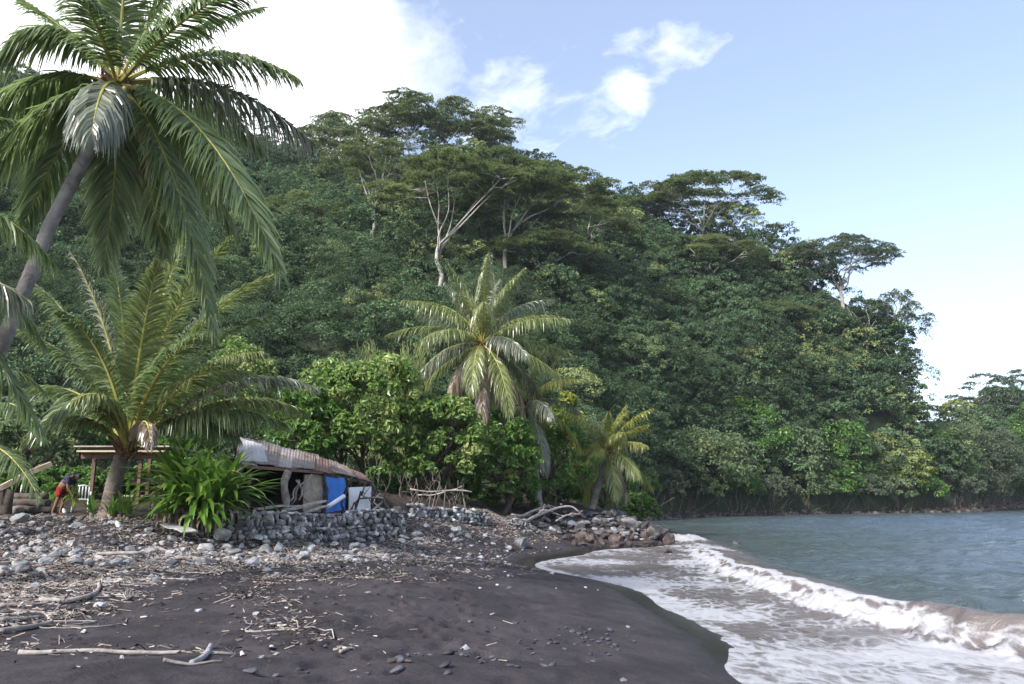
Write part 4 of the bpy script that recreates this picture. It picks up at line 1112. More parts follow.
# ---------------------------------------------------------------- boulder point
rr = np.random.default_rng(40)
pts = []
def scatter_px(n, poly, rng, y0=8, y1=62, mind=0.0, tries=40):
    """random ground points inside a picture-space outline, spaced on the ground"""
    out = []
    poly = np.array(poly, float); lo = poly.min(0); hi = poly.max(0)
    k = 0
    while len(out) < n and k < n * tries:
        k += 1
        x, y = rng.uniform(lo, hi)
        ins = False
        for i in range(len(poly)):
            a = poly[i]; b_ = poly[(i + 1) % len(poly)]
            if (a[1] > y) != (b_[1] > y) and x < (b_[0] - a[0]) * (y - a[1]) / (b_[1] - a[1] + 1e-9) + a[0]: ins = not ins
        if not ins: continue
        p = hit(x, y, y0, y1)
        if mind > 0 and any((p[0]-q[0])**2 + (p[1]-q[1])**2 < mind**2 for q in out): continue
        out.append(p)
    return out
for p in scatter_px(190, [(508,521),(545,514),(640,516),(668,524),(672,538),(640,542),(560,537),(520,534)], rr, 30, 58, 0.30):
    sz = 0.15 + 0.26 * rr.random() ** 1.5
    rock('boulder', 'dark' if rr.random() < .8 else 'grey', p, sz, rr, 'dark grey boulder heaped on the rocky point under the yellowing palm', 'boulder', 'boulders heaped on the point', 0.2)
for p in scatter_px(24, [(560,537),(640,536),(672,538),(670,546),(640,549),(575,546)], rr, 30, 52, 0.6):
    rock('boulder', 'brown', p, rr.uniform(0.28, 0.5), rr, 'wet brown boulder at the foot of the rocky point beside the water', 'boulder', 'wet brown boulders at the waterline', 0.25)
for (x, y, s, k, lb) in [(626,527,.75,'dark','largest grey boulder near the seaward end of the rocky point'),(585,541,.62,'brown','long brown boulder at the waterline in the middle of the point'),
      (655,537,.62,'dark','black boulder at the tip of the point beside the white splash'),(615,543,.55,'brown','rounded reddish boulder at the waterline near the tip of the point'),
      (521,547,.55,'grey','lone slanting pale rock on the sand where the swash begins'),(646,545,.5,'brown','low wet reddish rock at the end of the point'),(668,549,.3,'brown','small red brown rock awash off the tip of the point'),(735,541,.34,'dark','small dark rock showing in the water behind the first breaker')]:
    p = hit(x, y, 20, 58) if x < 700 else np.array([*at(x, y, 46)[:2], -0.12])
    if x in (668,): p = np.array([*at(x, y, 39)[:2], -0.05])
    rock('boulder', k, p, s, rr, lb, 'boulder', None, 0.22)

# ---------------------------------------------------------------- stones on the upper slope
for p in scatter_px(190, [(0,522),(110,520),(215,528),(240,556),(200,565),(110,566),(0,575)], rr, 12, 30, 0.24):
    rock('stone', 'grey' if rr.random() < .75 else 'pale', p, 0.05 + 0.17 * rr.random() ** 2.2, rr, 'weathered grey stone lying among driftwood on the slope below the palms', 'stone', 'stones among the driftwood', 0.25)
for p in scatter_px(60, [(200,545),(400,536),(490,528),(500,536),(400,548),(230,562)], rr, 14, 42, 0.35):
    rock('stone', 'grey' if rr.random() < .7 else 'pale', p, rr.uniform(0.08, 0.24), rr, 'fallen grey stone lying at the foot of the dry stone wall', 'stone', 'stones fallen from the wall', 0.25)
for (x, y, s, lb) in [(206,552,.34,'big rounded pale stone standing at the left end of the wall foot'),(265,553,.3,'flat dark shadowed stone on the sand before the wall'),(221,541,.36,'upright whitish block at the left end of the wall'),
        (355,553,.2,'pale stone alone on the sand before the middle of the wall'),(18,523,.3,'whitish stone at the left edge on the bank above the driftwood'),(318,563,.07,'tiny cream coloured stone alone on dark sand'),(418,540,.24,'blocky stone at the start of the lower wall')]:
    p = hit(x, y, 12, 40)
    rock('stone', 'pale', p, s, rr, lb, 'stone', None, 0.2)

# ---------------------------------------------------------------- pebbles on the smooth sand
peb = [(448,655,.09),(455,651,.06),(462,657,.05),(470,656,.06),(478,660,.06),(484,664,.07),(492,657,.05),(500,662,.05),(510,668,.08),(400,664,.10),(388,662,.05),(372,660,.05),(545,662,.05),(462,650,.04),(536,641,.05),(549,640,.06),(556,643,.05),(520,641,.04),(566,628,.05),(572,632,.05),(580,634,.05),(586,638,.05),(592,640,.05),(600,642,.05),(608,640,.05),(615,646,.05),(610,632,.08),(618,650,.04),(575,640,.04),(560,634,.04),(590,628,.06),(605,652,.05),(634,642,.04),(515,623,.05),(500,642,.04),(553,668,.06),(520,660,.04),(430,654,.05),(420,648,.04),(407,648,.04),(444,668,.08),(276,676,.05),(250,672,.06),(300,668,.05),(340,648,.05),(360,676,.05),(590,655,.05),(478,628,.04),(488,633,.04),(530,650,.04),(565,650,.04)]
for (x, y, s) in peb:
    for q in range(2):
        p = hit(x + (rr.uniform(-9, 9) if q else 0), y + (rr.uniform(-5, 5) if q else 0), 6, 30)
        rock('pebble', 'peb', p, s * rr.uniform(.7, 1.35) * (.75 if q else 1), rr, 'small dark rounded pebble scattered on the smooth black sand', 'pebble', 'dark pebbles on the sand', 0.3)
for (x, y) in [(420,552),(556,589),(482,655),(140,600),(262,658),(480,588)]:
    rock('pebble', 'pale', hit(x, y, 6, 30), 0.045 if y > 570 else .07, rr, 'single white bit of coral on the bare black sand', 'pebble', 'white coral bits on the sand', 0.2)

# ---------------------------------------------------------------- dry stone walls
def stone_wall(pl, height, label, seed, depth=0.6, size=(0.15, 0.40)):
    """pl: list of (px, py of the foot, distance)"""
    rng = np.random.default_rng(seed); mb = MB()
    B = []
    for (x, y, Y) in pl:
        p = at(x, y, Y); p[2] = gz(p[0], p[1]); B.append(p)
    B = np.array(B); seg = np.linalg.norm(np.diff(B[:, :2], axis=0), axis=1); S = np.r_[0, np.cumsum(seg)]
    t = thing('stone_wall', B[0], label, 'wall')
    src = [np.array([v.co for v in me.vertices]) for me in RK['grey']]
    tri = np.array([p.vertices[:] for p in RK['grey'][0].polygons])
    z = 0.0; course = 0
    while z < height:
        s = rng.uniform(0, .2); h = rng.uniform(*size) * 0.62
        while s < S[-1]:
            w = rng.uniform(*size)
            p = np.array([np.interp(s + w / 2, S, B[:, k]) for k in range(3)])
            i = min(np.searchsorted(S, s, 'right') - 1, len(seg) - 1); d = unit(B[i + 1, :2] - B[i, :2]); nrm = np.array([d[1], -d[0]])
            hh = height * (0.86 + 0.28 * vnoise(s * .8, seed, 0, 3))
            if z < hh - 0.05:
                k = int(rng.integers(len(src))); a = rng.uniform(0, 6.28)
                R = np.array(Matrix.Rotation(a, 3, 'Z') @ Matrix.Rotation(rng.normal() * .9, 3, 'X'))
                q = (src[k] @ R.T) * np.array([1, 1, 1.15]) * np.array([w * .62, w * .62, h * .95])
                fr = rng.uniform(-.05, .08) + z * 0.16
                c = p + [0, 0, z + h * .5]; c[:2] -= nrm * (fr + 0.0)
                mb.add(q + c, None, tri, rng.random())
            s += w * 0.92
        z += h * 0.85; course += 1
    wall = mb.build('stonework', M_WALL, t, True)
    # rubble fill behind the face
    mb = MB()
    for i in range(len(B) - 1):
        d = unit(B[i + 1, :2] - B[i, :2]); nrm = np.array([-d[1], d[0], 0])
        m = (B[i] + B[i + 1]) / 2 + nrm * (depth * 0.5 + 0.22) + [0, 0, height * 0.44 - .1]
        box(mb, m, (seg[i] * 1.02, depth, height * 0.86 + .2), np.r_[d, (B[i+1,2]-B[i,2])/seg[i]], nrm)
    mb.build('rubble_core', M_ROCKB, t)
stone_wall([(196,549,24.0),(235,548,24.2),(285,545,25.6),(330,542,27.6),(368,538,29.2),(404,534,30.8)], 0.88, 'rough grey dry stone wall below the blue tarp hut', 71)
stone_wall([(408,534,32.5),(445,532,34.5),(488,529,36.6)], 0.62, 'lower stretch of stone wall under the stick rack', 72, size=(.18, .34))

# ---------------------------------------------------------------- driftwood
RD = np.random.default_rng(50)
def driftwood(x0, y0, x1, y1, r, label, group=None, amp=.1, forks=2, mat=None, name='driftwood_branch', taper=.4, lift=0.0, cat='driftwood'):
    r = r * .8; a = hit(x0, y0, 5, 50); b_ = hit(x1, y1, 5, 50)
    n = 12
    P = wob(a, b_, n, amp * np.linalg.norm(b_ - a) * .25, RD)
    g = ground(P[:, 0], P[:, 1]); P[:, 2] = g + r * 0.75 + np.abs(np.sin(np.linspace(0, PI, n))) * lift
    k = np.ones(5) / 5; P[2:-2, 2] = np.convolve(P[:, 2], k, 'valid')
    P[:, 2] = np.maximum(P[:, 2], g + r * 0.5)
    mb = MB(); L_ = np.linalg.norm(b_ - a)
    tube(mb, P, np.linspace(r, r * taper, n) * (1 + .05 * RD.normal(size=n)), 8)
    for f in range(forks):
        i = int(RD.integers(3, n - 2)); d = unit(P[i + 1] - P[i]); s = np.array([-d[1], d[0], 0]) * RD.choice([-1, 1])
        e = P[i] + (d * RD.uniform(.5, 1) + s * RD.uniform(.3, .8)) * L_ * RD.uniform(.12, .28); e[2] = gz(e[0], e[1]) + r * RD.uniform(.5, 2.5)
        tube(mb, wob(P[i], e, 6, .05, RD), np.linspace(r * .6, r * .2, 6), 6)
    c = P[0].copy(); c[2] -= r
    o = mb.build(name, mat or M_DRIFT, None, True, loc=c)
    return tag(o, label, cat, group)
for (x0,y0,x1,y1,r,lb,kw) in [
  (18,655,236,650,.035,'long straight pale pole lying on the dark sand in the lower left',dict(amp=.02,forks=0,taper=.8,name='driftwood_pole')),
  (192,662,211,645,.045,'short dark grey stub of wood propped over the long pale pole',dict(amp=.05,forks=0,taper=.9,mat=M_ROCK,name='driftwood_log')),
  (163,663,222,664,.03,'thin grey stick lying just below the long pale pole',dict(amp=.15,forks=0,name='driftwood_stick')),
  (0,634,52,625,.055,'thick pale driftwood log at the left edge above the long pole',dict(amp=.1,forks=0,taper=.7,name='driftwood_log')),
  (0,622,40,618,.05,'grey driftwood log at the left edge, upper of two',dict(amp=.1,forks=0,taper=.7,name='driftwood_log')),
  (38,604,124,578,.05,'long bleached forked branch running up to the right through the wrack',dict(amp=.5,forks=3)),
  (0,575,44,562,.07,'thick bleached curved branch at the left edge of the wrack',dict(amp=.6,forks=1)),
  (104,562,150,556,.07,'thick bleached arching log in the middle of the wrack',dict(amp=.6,forks=1,lift=.15)),
  (0,608,48,606,.04,'straight bleached stick at the left edge of the sand',dict(amp=.1,forks=0)),
  (150,556,172,562,.06,'bleached stump end right of the arching log',dict(amp=.3,forks=2)),
  (118,546,134,566,.03,'thin bare stick slanting down through the stones',dict(amp=.1,forks=0)),
  (155,548,205,562,.06,'pale flat driftwood plank sloping towards the wall foot',dict(amp=.1,forks=0,taper=.9)),
  (156,572,208,574,.03,'pale thin stick lying level on the sand below the wall foot',dict(amp=.1,forks=1)),
  (320,560,385,556,.04,'long pale branch on the sand below the middle of the wall',dict(amp=.4,forks=2)),
  (122,600,140,592,.025,'little forked white twig alone on the dark sand',dict(amp=.4,forks=2,name='driftwood_twig')),
  (340,652,356,648,.03,'short golden stick on the sand in the lower middle',dict(amp=.2,forks=0,name='driftwood_stick')),
  (250,628,335,636,.02,'thin branch within the pale litter patch on open sand',dict(amp=.3,forks=2)),
  (388,664,412,666,.04,'short dark log among the pebbles in the lower middle',dict(amp=.1,forks=0,mat=M_WOODD,name='driftwood_log')),
 ]:
    driftwood(x0, y0, x1, y1, r, lb, **kw)
for (P, r, lb) in [
   ([(512,524,40),(524,515,41),(538,509,42),(550,505.5,43),(556,508,43.5)], .10, 'bleached trunk end lying over the boulders by the yellowing palm'),
   ([(530,519,41),(545,512,42),(560,507,42.6),(572,506,43),(579,512,43)], .09, 'forked bleached branch arching over the boulders at the palm foot'),
   ([(514,530,38.5),(526,521,39.5),(540,513,41),(546,509,42)], .06, 'smaller grey branch leaning on the landward boulders'),
   ([(556,521,41.5),(566,515,42),(582,514,42.6)], .05, 'short bleached branch between the arching branch and the palm trunk')]:
    Q_ = np.array([at(*p) for p in P]); mb = MB(); t_ = np.linspace(0, len(P) - 1, 14)
    C_ = np.stack([np.interp(t_, np.arange(len(P)), Q_[:, k]) for k in range(3)], 1)
    C_[1:-1] = C_[1:-1] * .4 + (C_[:-2] + C_[2:]) * .3
    C_[:, 2] = np.maximum(C_[:, 2], ground(C_[:, 0], C_[:, 1]) + .25)
    tube(mb, C_, np.linspace(r, r * .4, 14), 8)
    for f in (5, 8): tube(mb, wob(C_[f], C_[f] + RD.normal(size=3) * [.5, .3, .2] + [.2, 0, .1], 6, .05, RD), np.linspace(r * .6, r * .2, 6), 6)
    tag(mb.build('driftwood_branch', M_DRIFT, loc=C_[0], smooth=True), lb, 'driftwood')
poly = [(0,548),(120,545),(215,556),(190,578),(110,600),(50,622),(0,640)]
for p in scatter_px(110, poly, RD, 8, 30, 0.25):
    a = RD.uniform(-.5, .5) + (PI if RD.random() < .5 else 0); L_ = RD.uniform(0.35, 1.3)
    px0, py0 = project(*p); q = p + np.array([math.cos(a), math.sin(a) * .6, 0]) * L_; px1, py1 = project(q[0], q[1], gz(q[0], q[1]))
    driftwood(float(px0), float(py0), float(px1), float(py1), RD.uniform(.009, .026), 'bleached driftwood branch tangled in the wrack on the upper beach', 'driftwood branches in the wrack', .6, int(RD.integers(0, 3)))
for p in scatter_px(30, [(215,556),(400,545),(490,536),(500,544),(420,560),(330,575),(210,590)], RD, 8, 40, 0.4):
    a = RD.uniform(0, 6.28); L_ = RD.uniform(0.3, 1.1)
    px0, py0 = project(*p); q = p + np.array([math.cos(a), math.sin(a), 0]) * L_; px1, py1 = project(q[0], q[1], gz(q[0], q[1]))
    driftwood(float(px0), float(py0), float(px1), float(py1), RD.uniform(.012, .03), 'thin dry branch washed up on the sand below the stone wall', 'dry branches below the wall', .5, int(RD.integers(0, 2)))

# ---------------------------------------------------------------- litter and gravel (uncountable)
def litter():
    rng = np.random.default_rng(61)
    n = 620000
    X = rng.uniform(-20, 4, n); Y = 6 + 34 * rng.random(n) ** 1.3
    Z = ground(X, Y)
    px, py = project(X, Y, Z)
    edge = np.interp(px, [-50, 0, 60, 130, 190, 260, 340, 420, 500], [640, 632, 618, 592, 580, 572, 566, 556, 544])
    d = sstep(8, -22, py - edge) * 0.85
    d = np.maximum(d, sstep(40, 0, py - edge) * 0.10)
    blob = lambda cx, cy, rx, ry, k: k * np.exp(-(((px - cx) / rx) ** 2 + ((py - cy) / ry) ** 2))
    d = np.maximum(d, blob(295, 632, 50, 13, .5)); d = np.maximum(d, blob(255, 600, 60, 8, .35)); d = np.maximum(d, blob(120, 652, 120, 4, .4))
    d = np.maximum(d, blob(265, 583, 45, 8, .5)); d = np.maximum(d, blob(60, 612, 60, 8, .45)); d = np.maximum(d, blob(420, 562, 60, 6, .35)); d = np.maximum(d, blob(340, 575, 90, 7, .4))
    d = np.maximum(d, 0.0012)
    d = d * (0.25 + 1.2 * sstep(.35, .7, vnoise(X * 1.5, Y * 1.5, 0, 17)))
    ok = (rng.random(n) < d * 0.8) & (Z > 0.25) & (Z < 2.0) & (px > -60) & (px < 560)
    X, Y, Z = X[ok], Y[ok], Z[ok]; m = len(X)
    a = rng.uniform(0, PI, m) + 0; ln = rng.gamma(2.0, 0.034, m) + 0.02; wd = np.minimum(rng.uniform(.004, .012, m), ln * .4)
    leafy_ = rng.random(m) < 0.3; ln = np.where(leafy_, np.minimum(ln, .09), ln); wd = np.where(leafy_, ln * .28, wd)
    tl = rng.normal(size=m) * .25
    D = np.c_[np.cos(a), np.sin(a), tl]; S = np.c_[-np.sin(a), np.cos(a), rng.normal(size=m) * .3]
    C = np.c_[X, Y, Z + .015 + np.abs(tl) * ln * .4]
    V = np.empty((m, 6, 3)); U = np.array([0, 0, 1.0])
    for i, (f, g, h) in enumerate(((-1, -1, 0), (-1, 1, 0), (1, -.6, 0), (1, .6, 0), (-1, 0, 1.1), (1, 0, .7))):
        V[:, i] = C + D * (ln * f * .5)[:, None] + S * (wd * g)[:, None] + U * (wd * h * np.where(leafy_, .2, 1))[:, None]
    b0 = np.arange(m)[:, None] * 6
    Q = np.concatenate([b0 + [[0, 2, 5, 4]], b0 + [[1, 4, 5, 3]]]); wr = sstep(8, -14, (py - edge)[ok]); va = np.tile(rng.random(m) ** (1.8 - 1.1 * wr), 2)
    mb = MB(); mb.add(V.reshape(-1, 3), Q, None, va)
    o = mb.build('beach_litter', M_LITTER); tag(o, 'dry twigs, bark and leaf litter washed up on the black sand', 'beach litter', None, 'stuff')
    # gravel
    n = 60000
    X = rng.uniform(-18, 3, n); Y = 9 + 30 * rng.random(n); Z = ground(X, Y); px, py = project(X, Y, Z)
    d = blob(60, 545, 150, 22, .6); d = np.maximum(d, blob(300, 553, 200, 10, .45)); d = np.maximum(d, .01)
    ok = (rng.random(n) < d * .35) & (Z > .3) & (Z < 2.0) & (px > -50)
    X, Y, Z = X[ok], Y[ok], Z[ok]; m = len(X)
    oc = np.array([(1,0,0),(0,1,0),(-1,0,0),(0,-1,0),(0,0,1),(.5,.6,.75),(-.6,.5,.7),(-.5,-.6,.72),(.6,-.5,.7)], float)
    tri = np.array([(0,5,8),(0,1,5),(1,6,5),(1,2,6),(2,7,6),(2,3,7),(3,8,7),(3,0,8),(4,8,5),(4,5,6),(4,6,7),(4,7,8)])
    r = (rng.gamma(2, .022, m) + .02)[:, None, None]
    an = rng.uniform(0, 6.28, m); ca, sa = np.cos(an)[:, None], np.sin(an)[:, None]
    Vv = oc[None] * rng.uniform(.65, 1.25, (m, 9, 3)); Vx = Vv[:, :, 0] * ca - Vv[:, :, 1] * sa; Vy = Vv[:, :, 0] * sa + Vv[:, :, 1] * ca
    Vv = np.stack([Vx, Vy, Vv[:, :, 2] * .75], -1) * r + np.c_[X, Y, Z - .005][:, None]
    T = (np.arange(m)[:, None, None] * 9 + tri[None]).reshape(-1, 3)
    mb = MB(); mb.add(Vv.reshape(-1, 3), None, T, np.repeat(rng.random(m), 12))
    o = mb.build('gravel', M_GRAVEL); tag(o, 'small grey gravel filling the slope between the larger stones', 'gravel', None, 'stuff')
    # bank of dark rubble along the far shore
    mb = MB()
    for k in range(2600):
        x = rng.uniform(640, 1075); u = ray(x, 500)[0] / ray(x, 500)[1]
        Y = np.interp(u, FU, FP[:, 1]) - rng.uniform(1.5, 9.5); X = u * Y; dd = float(coast_d(np.array([X]), np.array([Y]))[0])
        if dd < -0.6: continue
        z = gz(X, Y); s = rng.uniform(.15, .6) if dd > .5 else rng.uniform(.2, .45)
        mb.add(oc * rng.uniform(.6, 1.2, (9, 3)) * s + [X, Y, z], None, tri, rng.random())
    o = mb.build('shore_rubble', roughmat('shore_rubble', (0.035, 0.028, 0.027), (0.12, 0.095, 0.085), 1.5, 0.9, .4, va=.6)); tag(o, 'dark broken rock along the foot of the far shore', 'shore rock', None, 'stuff')
litter()

# ---------------------------------------------------------------- hut with blue tarpaulin
hb = at(300, 509, 30.0); hb[2] = gz(hb[0], hb[1])
hut = thing('hut', hb, 'low patched hut with blue tarpaulin wall and rusty tin roof', 'hut')
def gpt(px, Y, dz=0.0):
    p = at(px, 508, Y); p[2] = gz(p[0], p[1]) + dz; return p
E0, E1, E2 = at(236, 463, 26.6), at(322, 470, 29.8), at(372, 481, 32.4)
R0, R1, R2 = at(240, 437, 30.2), at(322, 457, 33.2), at(362, 473, 34.6)
rs_ = np.random.default_rng(33)
def corrugated(name, a, b_, c, d, mat, thick=.03, waves=30, amp=.008, seed=1):
    """sheet roof between the eave a-b and the ridge d-c"""
    a, b_, c, d = map(np.asarray, (a, b_, c, d)); mb = MB(); n = waves * 4 + 1; m = 7
    u = np.linspace(0, 1, n)[None, :, None]; v = np.linspace(0, 1, m)[:, None, None]
    P = (a * (1 - u) + b_ * u) * (1 - v) + (d * (1 - u) + c * u) * v
    nr = unit(np.cross(b_ - a, d - a)); nr = nr if nr[2] > 0 else -nr
    P = P + nr * (amp * np.sin(u * waves * 2 * PI) + .05 * (fbm(u * 5, v * 3, seed, 2, seed) - .5))
    Vt = P.reshape(-1, 3); i = np.arange(m - 1)[:, None] * n; j = np.arange(n - 1)[None]
    Q = np.stack([i + j, i + j + 1, i + n + j + 1, i + n + j], -1).reshape(-1, 4)
    mb.add(Vt, Q, None, .5); mb.add(Vt - nr * thick, Q[:, ::-1], None, .5)
    k = np.arange(n - 1); o2 = n * m
    V2 = np.concatenate([Vt, Vt - nr * thick]); e = np.stack([k, k + o2, k + 1 + o2, k + 1], -1)
    mb.add(V2, e)
    return mb.build(name, mat, hut, False)
M_ROOF2 = roughmat('roof_sheet_brown', (0.17, 0.135, 0.115), (0.30, 0.25, 0.22), 1.3, 0.75, 0.3, (0.12, 0.075, 0.06))
def lerp(p, q, t): return np.asarray(p) * (1 - t) + np.asarray(q) * t
for k in range(7):
    t0, t1 = k / 7 - .012, (k + 1) / 7 + .012
    f = lambda t: (lerp(E0, E1, t / .64), lerp(R0, R1, t / .64)) if t < .64 else (lerp(E1, E2, (t - .64) / .36), lerp(R1, R2, (t - .64) / .36))
    (e0, r0_), (e1, r1_) = f(max(t0, 0)), f(min(t1, 1)); dz = np.array([0, 0, .035 * (k % 2) + rs_.uniform(0, .02)]); dn = np.array([0, -rs_.uniform(0, .22), 0]); dn[2] = dn[1] * .22
    corrugated('roof_sheet', e0 + dz + dn, e1 + dz + dn, r1_ + dz, r0_ + dz, (M_ROOF, M_ROOF2, M_ROOF, M_ROOF2, M_RUST, M_ROOF2, M_RUST)[k], waves=7, amp=.008, seed=k + 1)
corrugated('roof_patch', at(238,463,26.75) + [0,0,.07], at(268,463.5,27.9) + [0,0,.07], at(262,447,29.2) + [0,0,.1], at(240,441,29.4) + [0,0,.1], M_ROOFW, waves=7, amp=.005, seed=3)
corrugated('roof_patch', at(300,462,31.2) + [0,0,.06], at(322,466,31.6) + [0,0,.06], at(318,457,33.0) + [0,0,.09], at(298,453,32.6) + [0,0,.09], M_ROOF, waves=6, amp=.015, seed=4)
mb = MB(); beam(mb, E0 + [0, 0, -.09], E1 + [0, .05, -.09], .07, .10); mb.build('eave_beam', M_RUST, hut)
mb = MB(); beam(mb, E1 + [0, 0.05, -.14], E2 + [0, .05, -.12], .07, .10); mb.build('eave_beam', M_WOODD, hut)
# walls
def panel(name, px0, px1, Y0, Y1, ztop0, ztop1, mat, zb=0.0, thick=.04, waves=0):
    a = gpt(px0, Y0, zb); b_ = gpt(px1, Y1, zb); c = np.array([b_[0], b_[1], ztop1]); d = np.array([a[0], a[1], ztop0])
    mb = MB(); n, m = 16, 8; u = np.linspace(0, 1, n)[None, :, None]; v = np.linspace(0, 1, m)[:, None, None]
    P = (a * (1 - u) + b_ * u) * (1 - v) + (d * (1 - u) + c * u) * v
    nr = unit(np.cross(b_ - a, [0, 0, 1.0]))
    if waves: P = P + nr * waves * (fbm(u * 4, v * 3, 1, 3, int(px0)) - .5)
    Vt = P.reshape(-1, 3); i = np.arange(m - 1)[:, None] * n; j = np.arange(n - 1)[None]
    Q = np.stack([i + j, i + j + 1, i + n + j + 1, i + n + j], -1).reshape(-1, 4)
    mb.add(Vt, Q); mb.add(Vt - nr * thick, Q[:, ::-1])
    return mb.build(name, mat, hut, True)
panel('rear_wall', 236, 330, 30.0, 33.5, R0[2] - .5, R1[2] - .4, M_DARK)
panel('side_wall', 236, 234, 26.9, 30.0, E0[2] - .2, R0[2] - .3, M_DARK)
panel('board_wall', 303, 323, 29.4, 30.1, E1[2] - .18, E1[2] - .16, M_WEAVE, waves=.06)
panel('tarpaulin', 324, 346, 30.0, 31.0, E1[2] - .14, E1[2] - .30, M_TARP, waves=.18)
panel('white_sheet', 349, 371, 31.0, 32.0, E1[2] - .62, E2[2] - .22, M_WHITE, zb=-.05, waves=.12)
def post(px, Y, top, r, mat=M_WOODD, lean=0.0, wobn=.06, seed=0, name='post'):
    a = gpt(px, Y, -.25); b_ = np.array([a[0] + lean, a[1], top]); rng = np.random.default_rng(seed)
    mb = MB(); P = wob(a, b_, 9, wobn, rng); tube(mb, P, r * (1 + .2 * rng.normal(size=9)), 9); return mb.build(name, mat, hut, True)
post(284, 27.9, E0[2] - .2, .15, M_DRIFT, .08, .12, 5, 'driftwood_post')
post(246, 27.2, E0[2] - .15, .06, seed=6); post(323, 29.9, E1[2] - .15, .08, seed=7); post(347, 31.0, E1[2] - .3, .05, seed=8); post(372, 32.2, E2[2] - .1, .05, seed=9)
for k, (xa, ya, xb, yb) in enumerate([(291,505,306,476),(299,500,312,474),(296,480,308,502),(287,504,299,480)]):
    mb = MB(); a = at(xa, ya, 28.8); b_ = at(xb, yb, 29.1); tube(mb, wob(a, b_, 6, .04, np.random.default_rng(k)), .035, 6); mb.build('brace', M_WOOD, hut, True)
# planks and boards laid on the wall before the hut
def plank(xa, ya, Ya, xb, yb, Yb, w, h, label, mat=M_WOOD, name='plank', cat='plank'):
    a, b_ = at(xa, ya, Ya), at(xb, yb, Yb); mb = MB()
    n = 6; P = wob(a, b_, n, .015, RD)
    for i in range(n - 1): beam(mb, P[i], P[i + 1] + (P[i + 1] - P[i]) * .012 + [0, 0, .002 * (i % 2)], w + .004 * (i % 2), h + .003 * (i % 2))
    o = mb.build(name, mat, loc=(a + b_) / 2); return tag(o, label, cat)
plank(256, 509, 26.4, 300, 506, 27.6, .28, .06, 'grey board lying flat on the wall below the driftwood post')
plank(284, 510, 26.6, 324, 501, 28.9, .22, .06, 'long weathered plank sloping up to the tarpaulin corner')
plank(306, 512, 27.4, 328, 506, 28.6, .14, .05, 'short narrow plank on the wall top under the board wall')
mb = MB(); a, b_ = at(326, 508, 28.6), at(344, 496, 29.4); tube(mb, [a, (a + b_) / 2, b_], .075, 10)
tag(mb.build('white_pipe', M_WHITE, loc=a, smooth=True), 'white plastic pipe leaning in front of the blue tarpaulin', 'pipe')
rs = np.random.default_rng(77)
for k, (xa, ya, xb, yb, r, Y, lb) in enumerate([(342,508,357,478,.05,30.0,'dark curved branch leaning between tarpaulin and white sheet'),(350,510,366,482,.045,30.6,'dark bent branch leaning across the white sheet'),(357,511,372,490,.04,30.9,'shorter dark branch propped right of the white sheet'),
      (376,512,388,470,.045,31.5,'thin dead stem standing right of the hut'),(384,512,380,494,.05,31.2,'pale stump of a stem beside the dead stem'),(366,510,364,497,.06,30.0,'whitish stub standing on the wall before the white sheet')]):
    a = at(xa, ya, Y); a[2] = min(a[2], gz(a[0], a[1]) + 0.05) if False else a[2]; b_ = at(xb, yb, Y + .4); mb = MB()
    tube(mb, wob(a - [0, 0, .25], b_, 8, .09, rs), np.linspace(r, r * .6, 8), 7)
    tag(mb.build('branch', M_WOODD if k < 4 else M_DRIFT, loc=a, smooth=True), lb, 'branch')

# ---------------------------------------------------------------- stick rack right of the hut
rb = at(440, 514, 35.5); rb[2] = gz(rb[0], rb[1])
M_BRANCH = roughmat('dead_stem', (0.06, 0.05, 0.042), (0.16, 0.138, 0.118), 4, 0.95, 0.3, rnd=.4)
rack = thing('stick_rack', rb, 'rack of thin upright sticks with a pale rail behind the low wall', 'rack')
for k, (xa, ya, xb, yb) in enumerate([(426,520,440,482),(431,530,430,490),(440,516,446,486),(452,516,458,480),(412,512,416,478),(466,514,462,488)]):
    mb = MB(); Y = 35.0 + .1 * k; tube(mb, wob(at(xa, ya, Y) - [0, 0, .2], at(xb, yb, Y + .3), 6, .04, rs), [.036, .034, .03, .03, .026, .02], 6); mb.build('stick', M_BRANCH, rack, True)
mb = MB(); tube(mb, wob(at(410, 489, 35.2), at(472, 492, 35.6), 8, .05, rs), .04, 6); mb.build('rail', M_WOOD, rack, True)
mb = MB(); tube(mb, wob(at(418, 495, 35.8), at(462, 486, 36.0), 8, .05, rs), .03, 6); mb.build('rail', M_DRIFT, rack, True)

for k in range(46):
    x = rs.uniform(350, 480); Y = rs.uniform(31.5, 33.5) if x < 400 else rs.uniform(35.5, 38)
    a = at(x, 510, Y); a[2] = gz(a[0], a[1]) - .1; h = rs.uniform(.5, 1.7)
    mb = MB(); e = a + [rs.normal() * .35, rs.normal() * .2, h]; P = wob(a, e, 7, .1, rs); tube(mb, P, np.linspace(.028, .01, 7), 5)
    if rs.random() < .7: tube(mb, wob(P[3], P[3] + [rs.normal() * .35, rs.normal() * .2, h * .4], 5, .05, rs), np.linspace(.016, .006, 5), 4)
    tag(mb.build('dead_stem', M_BRANCH, loc=a, smooth=True), 'thin dead stem standing behind the wall between hut and bushes', 'stem', 'dead stems behind the wall')

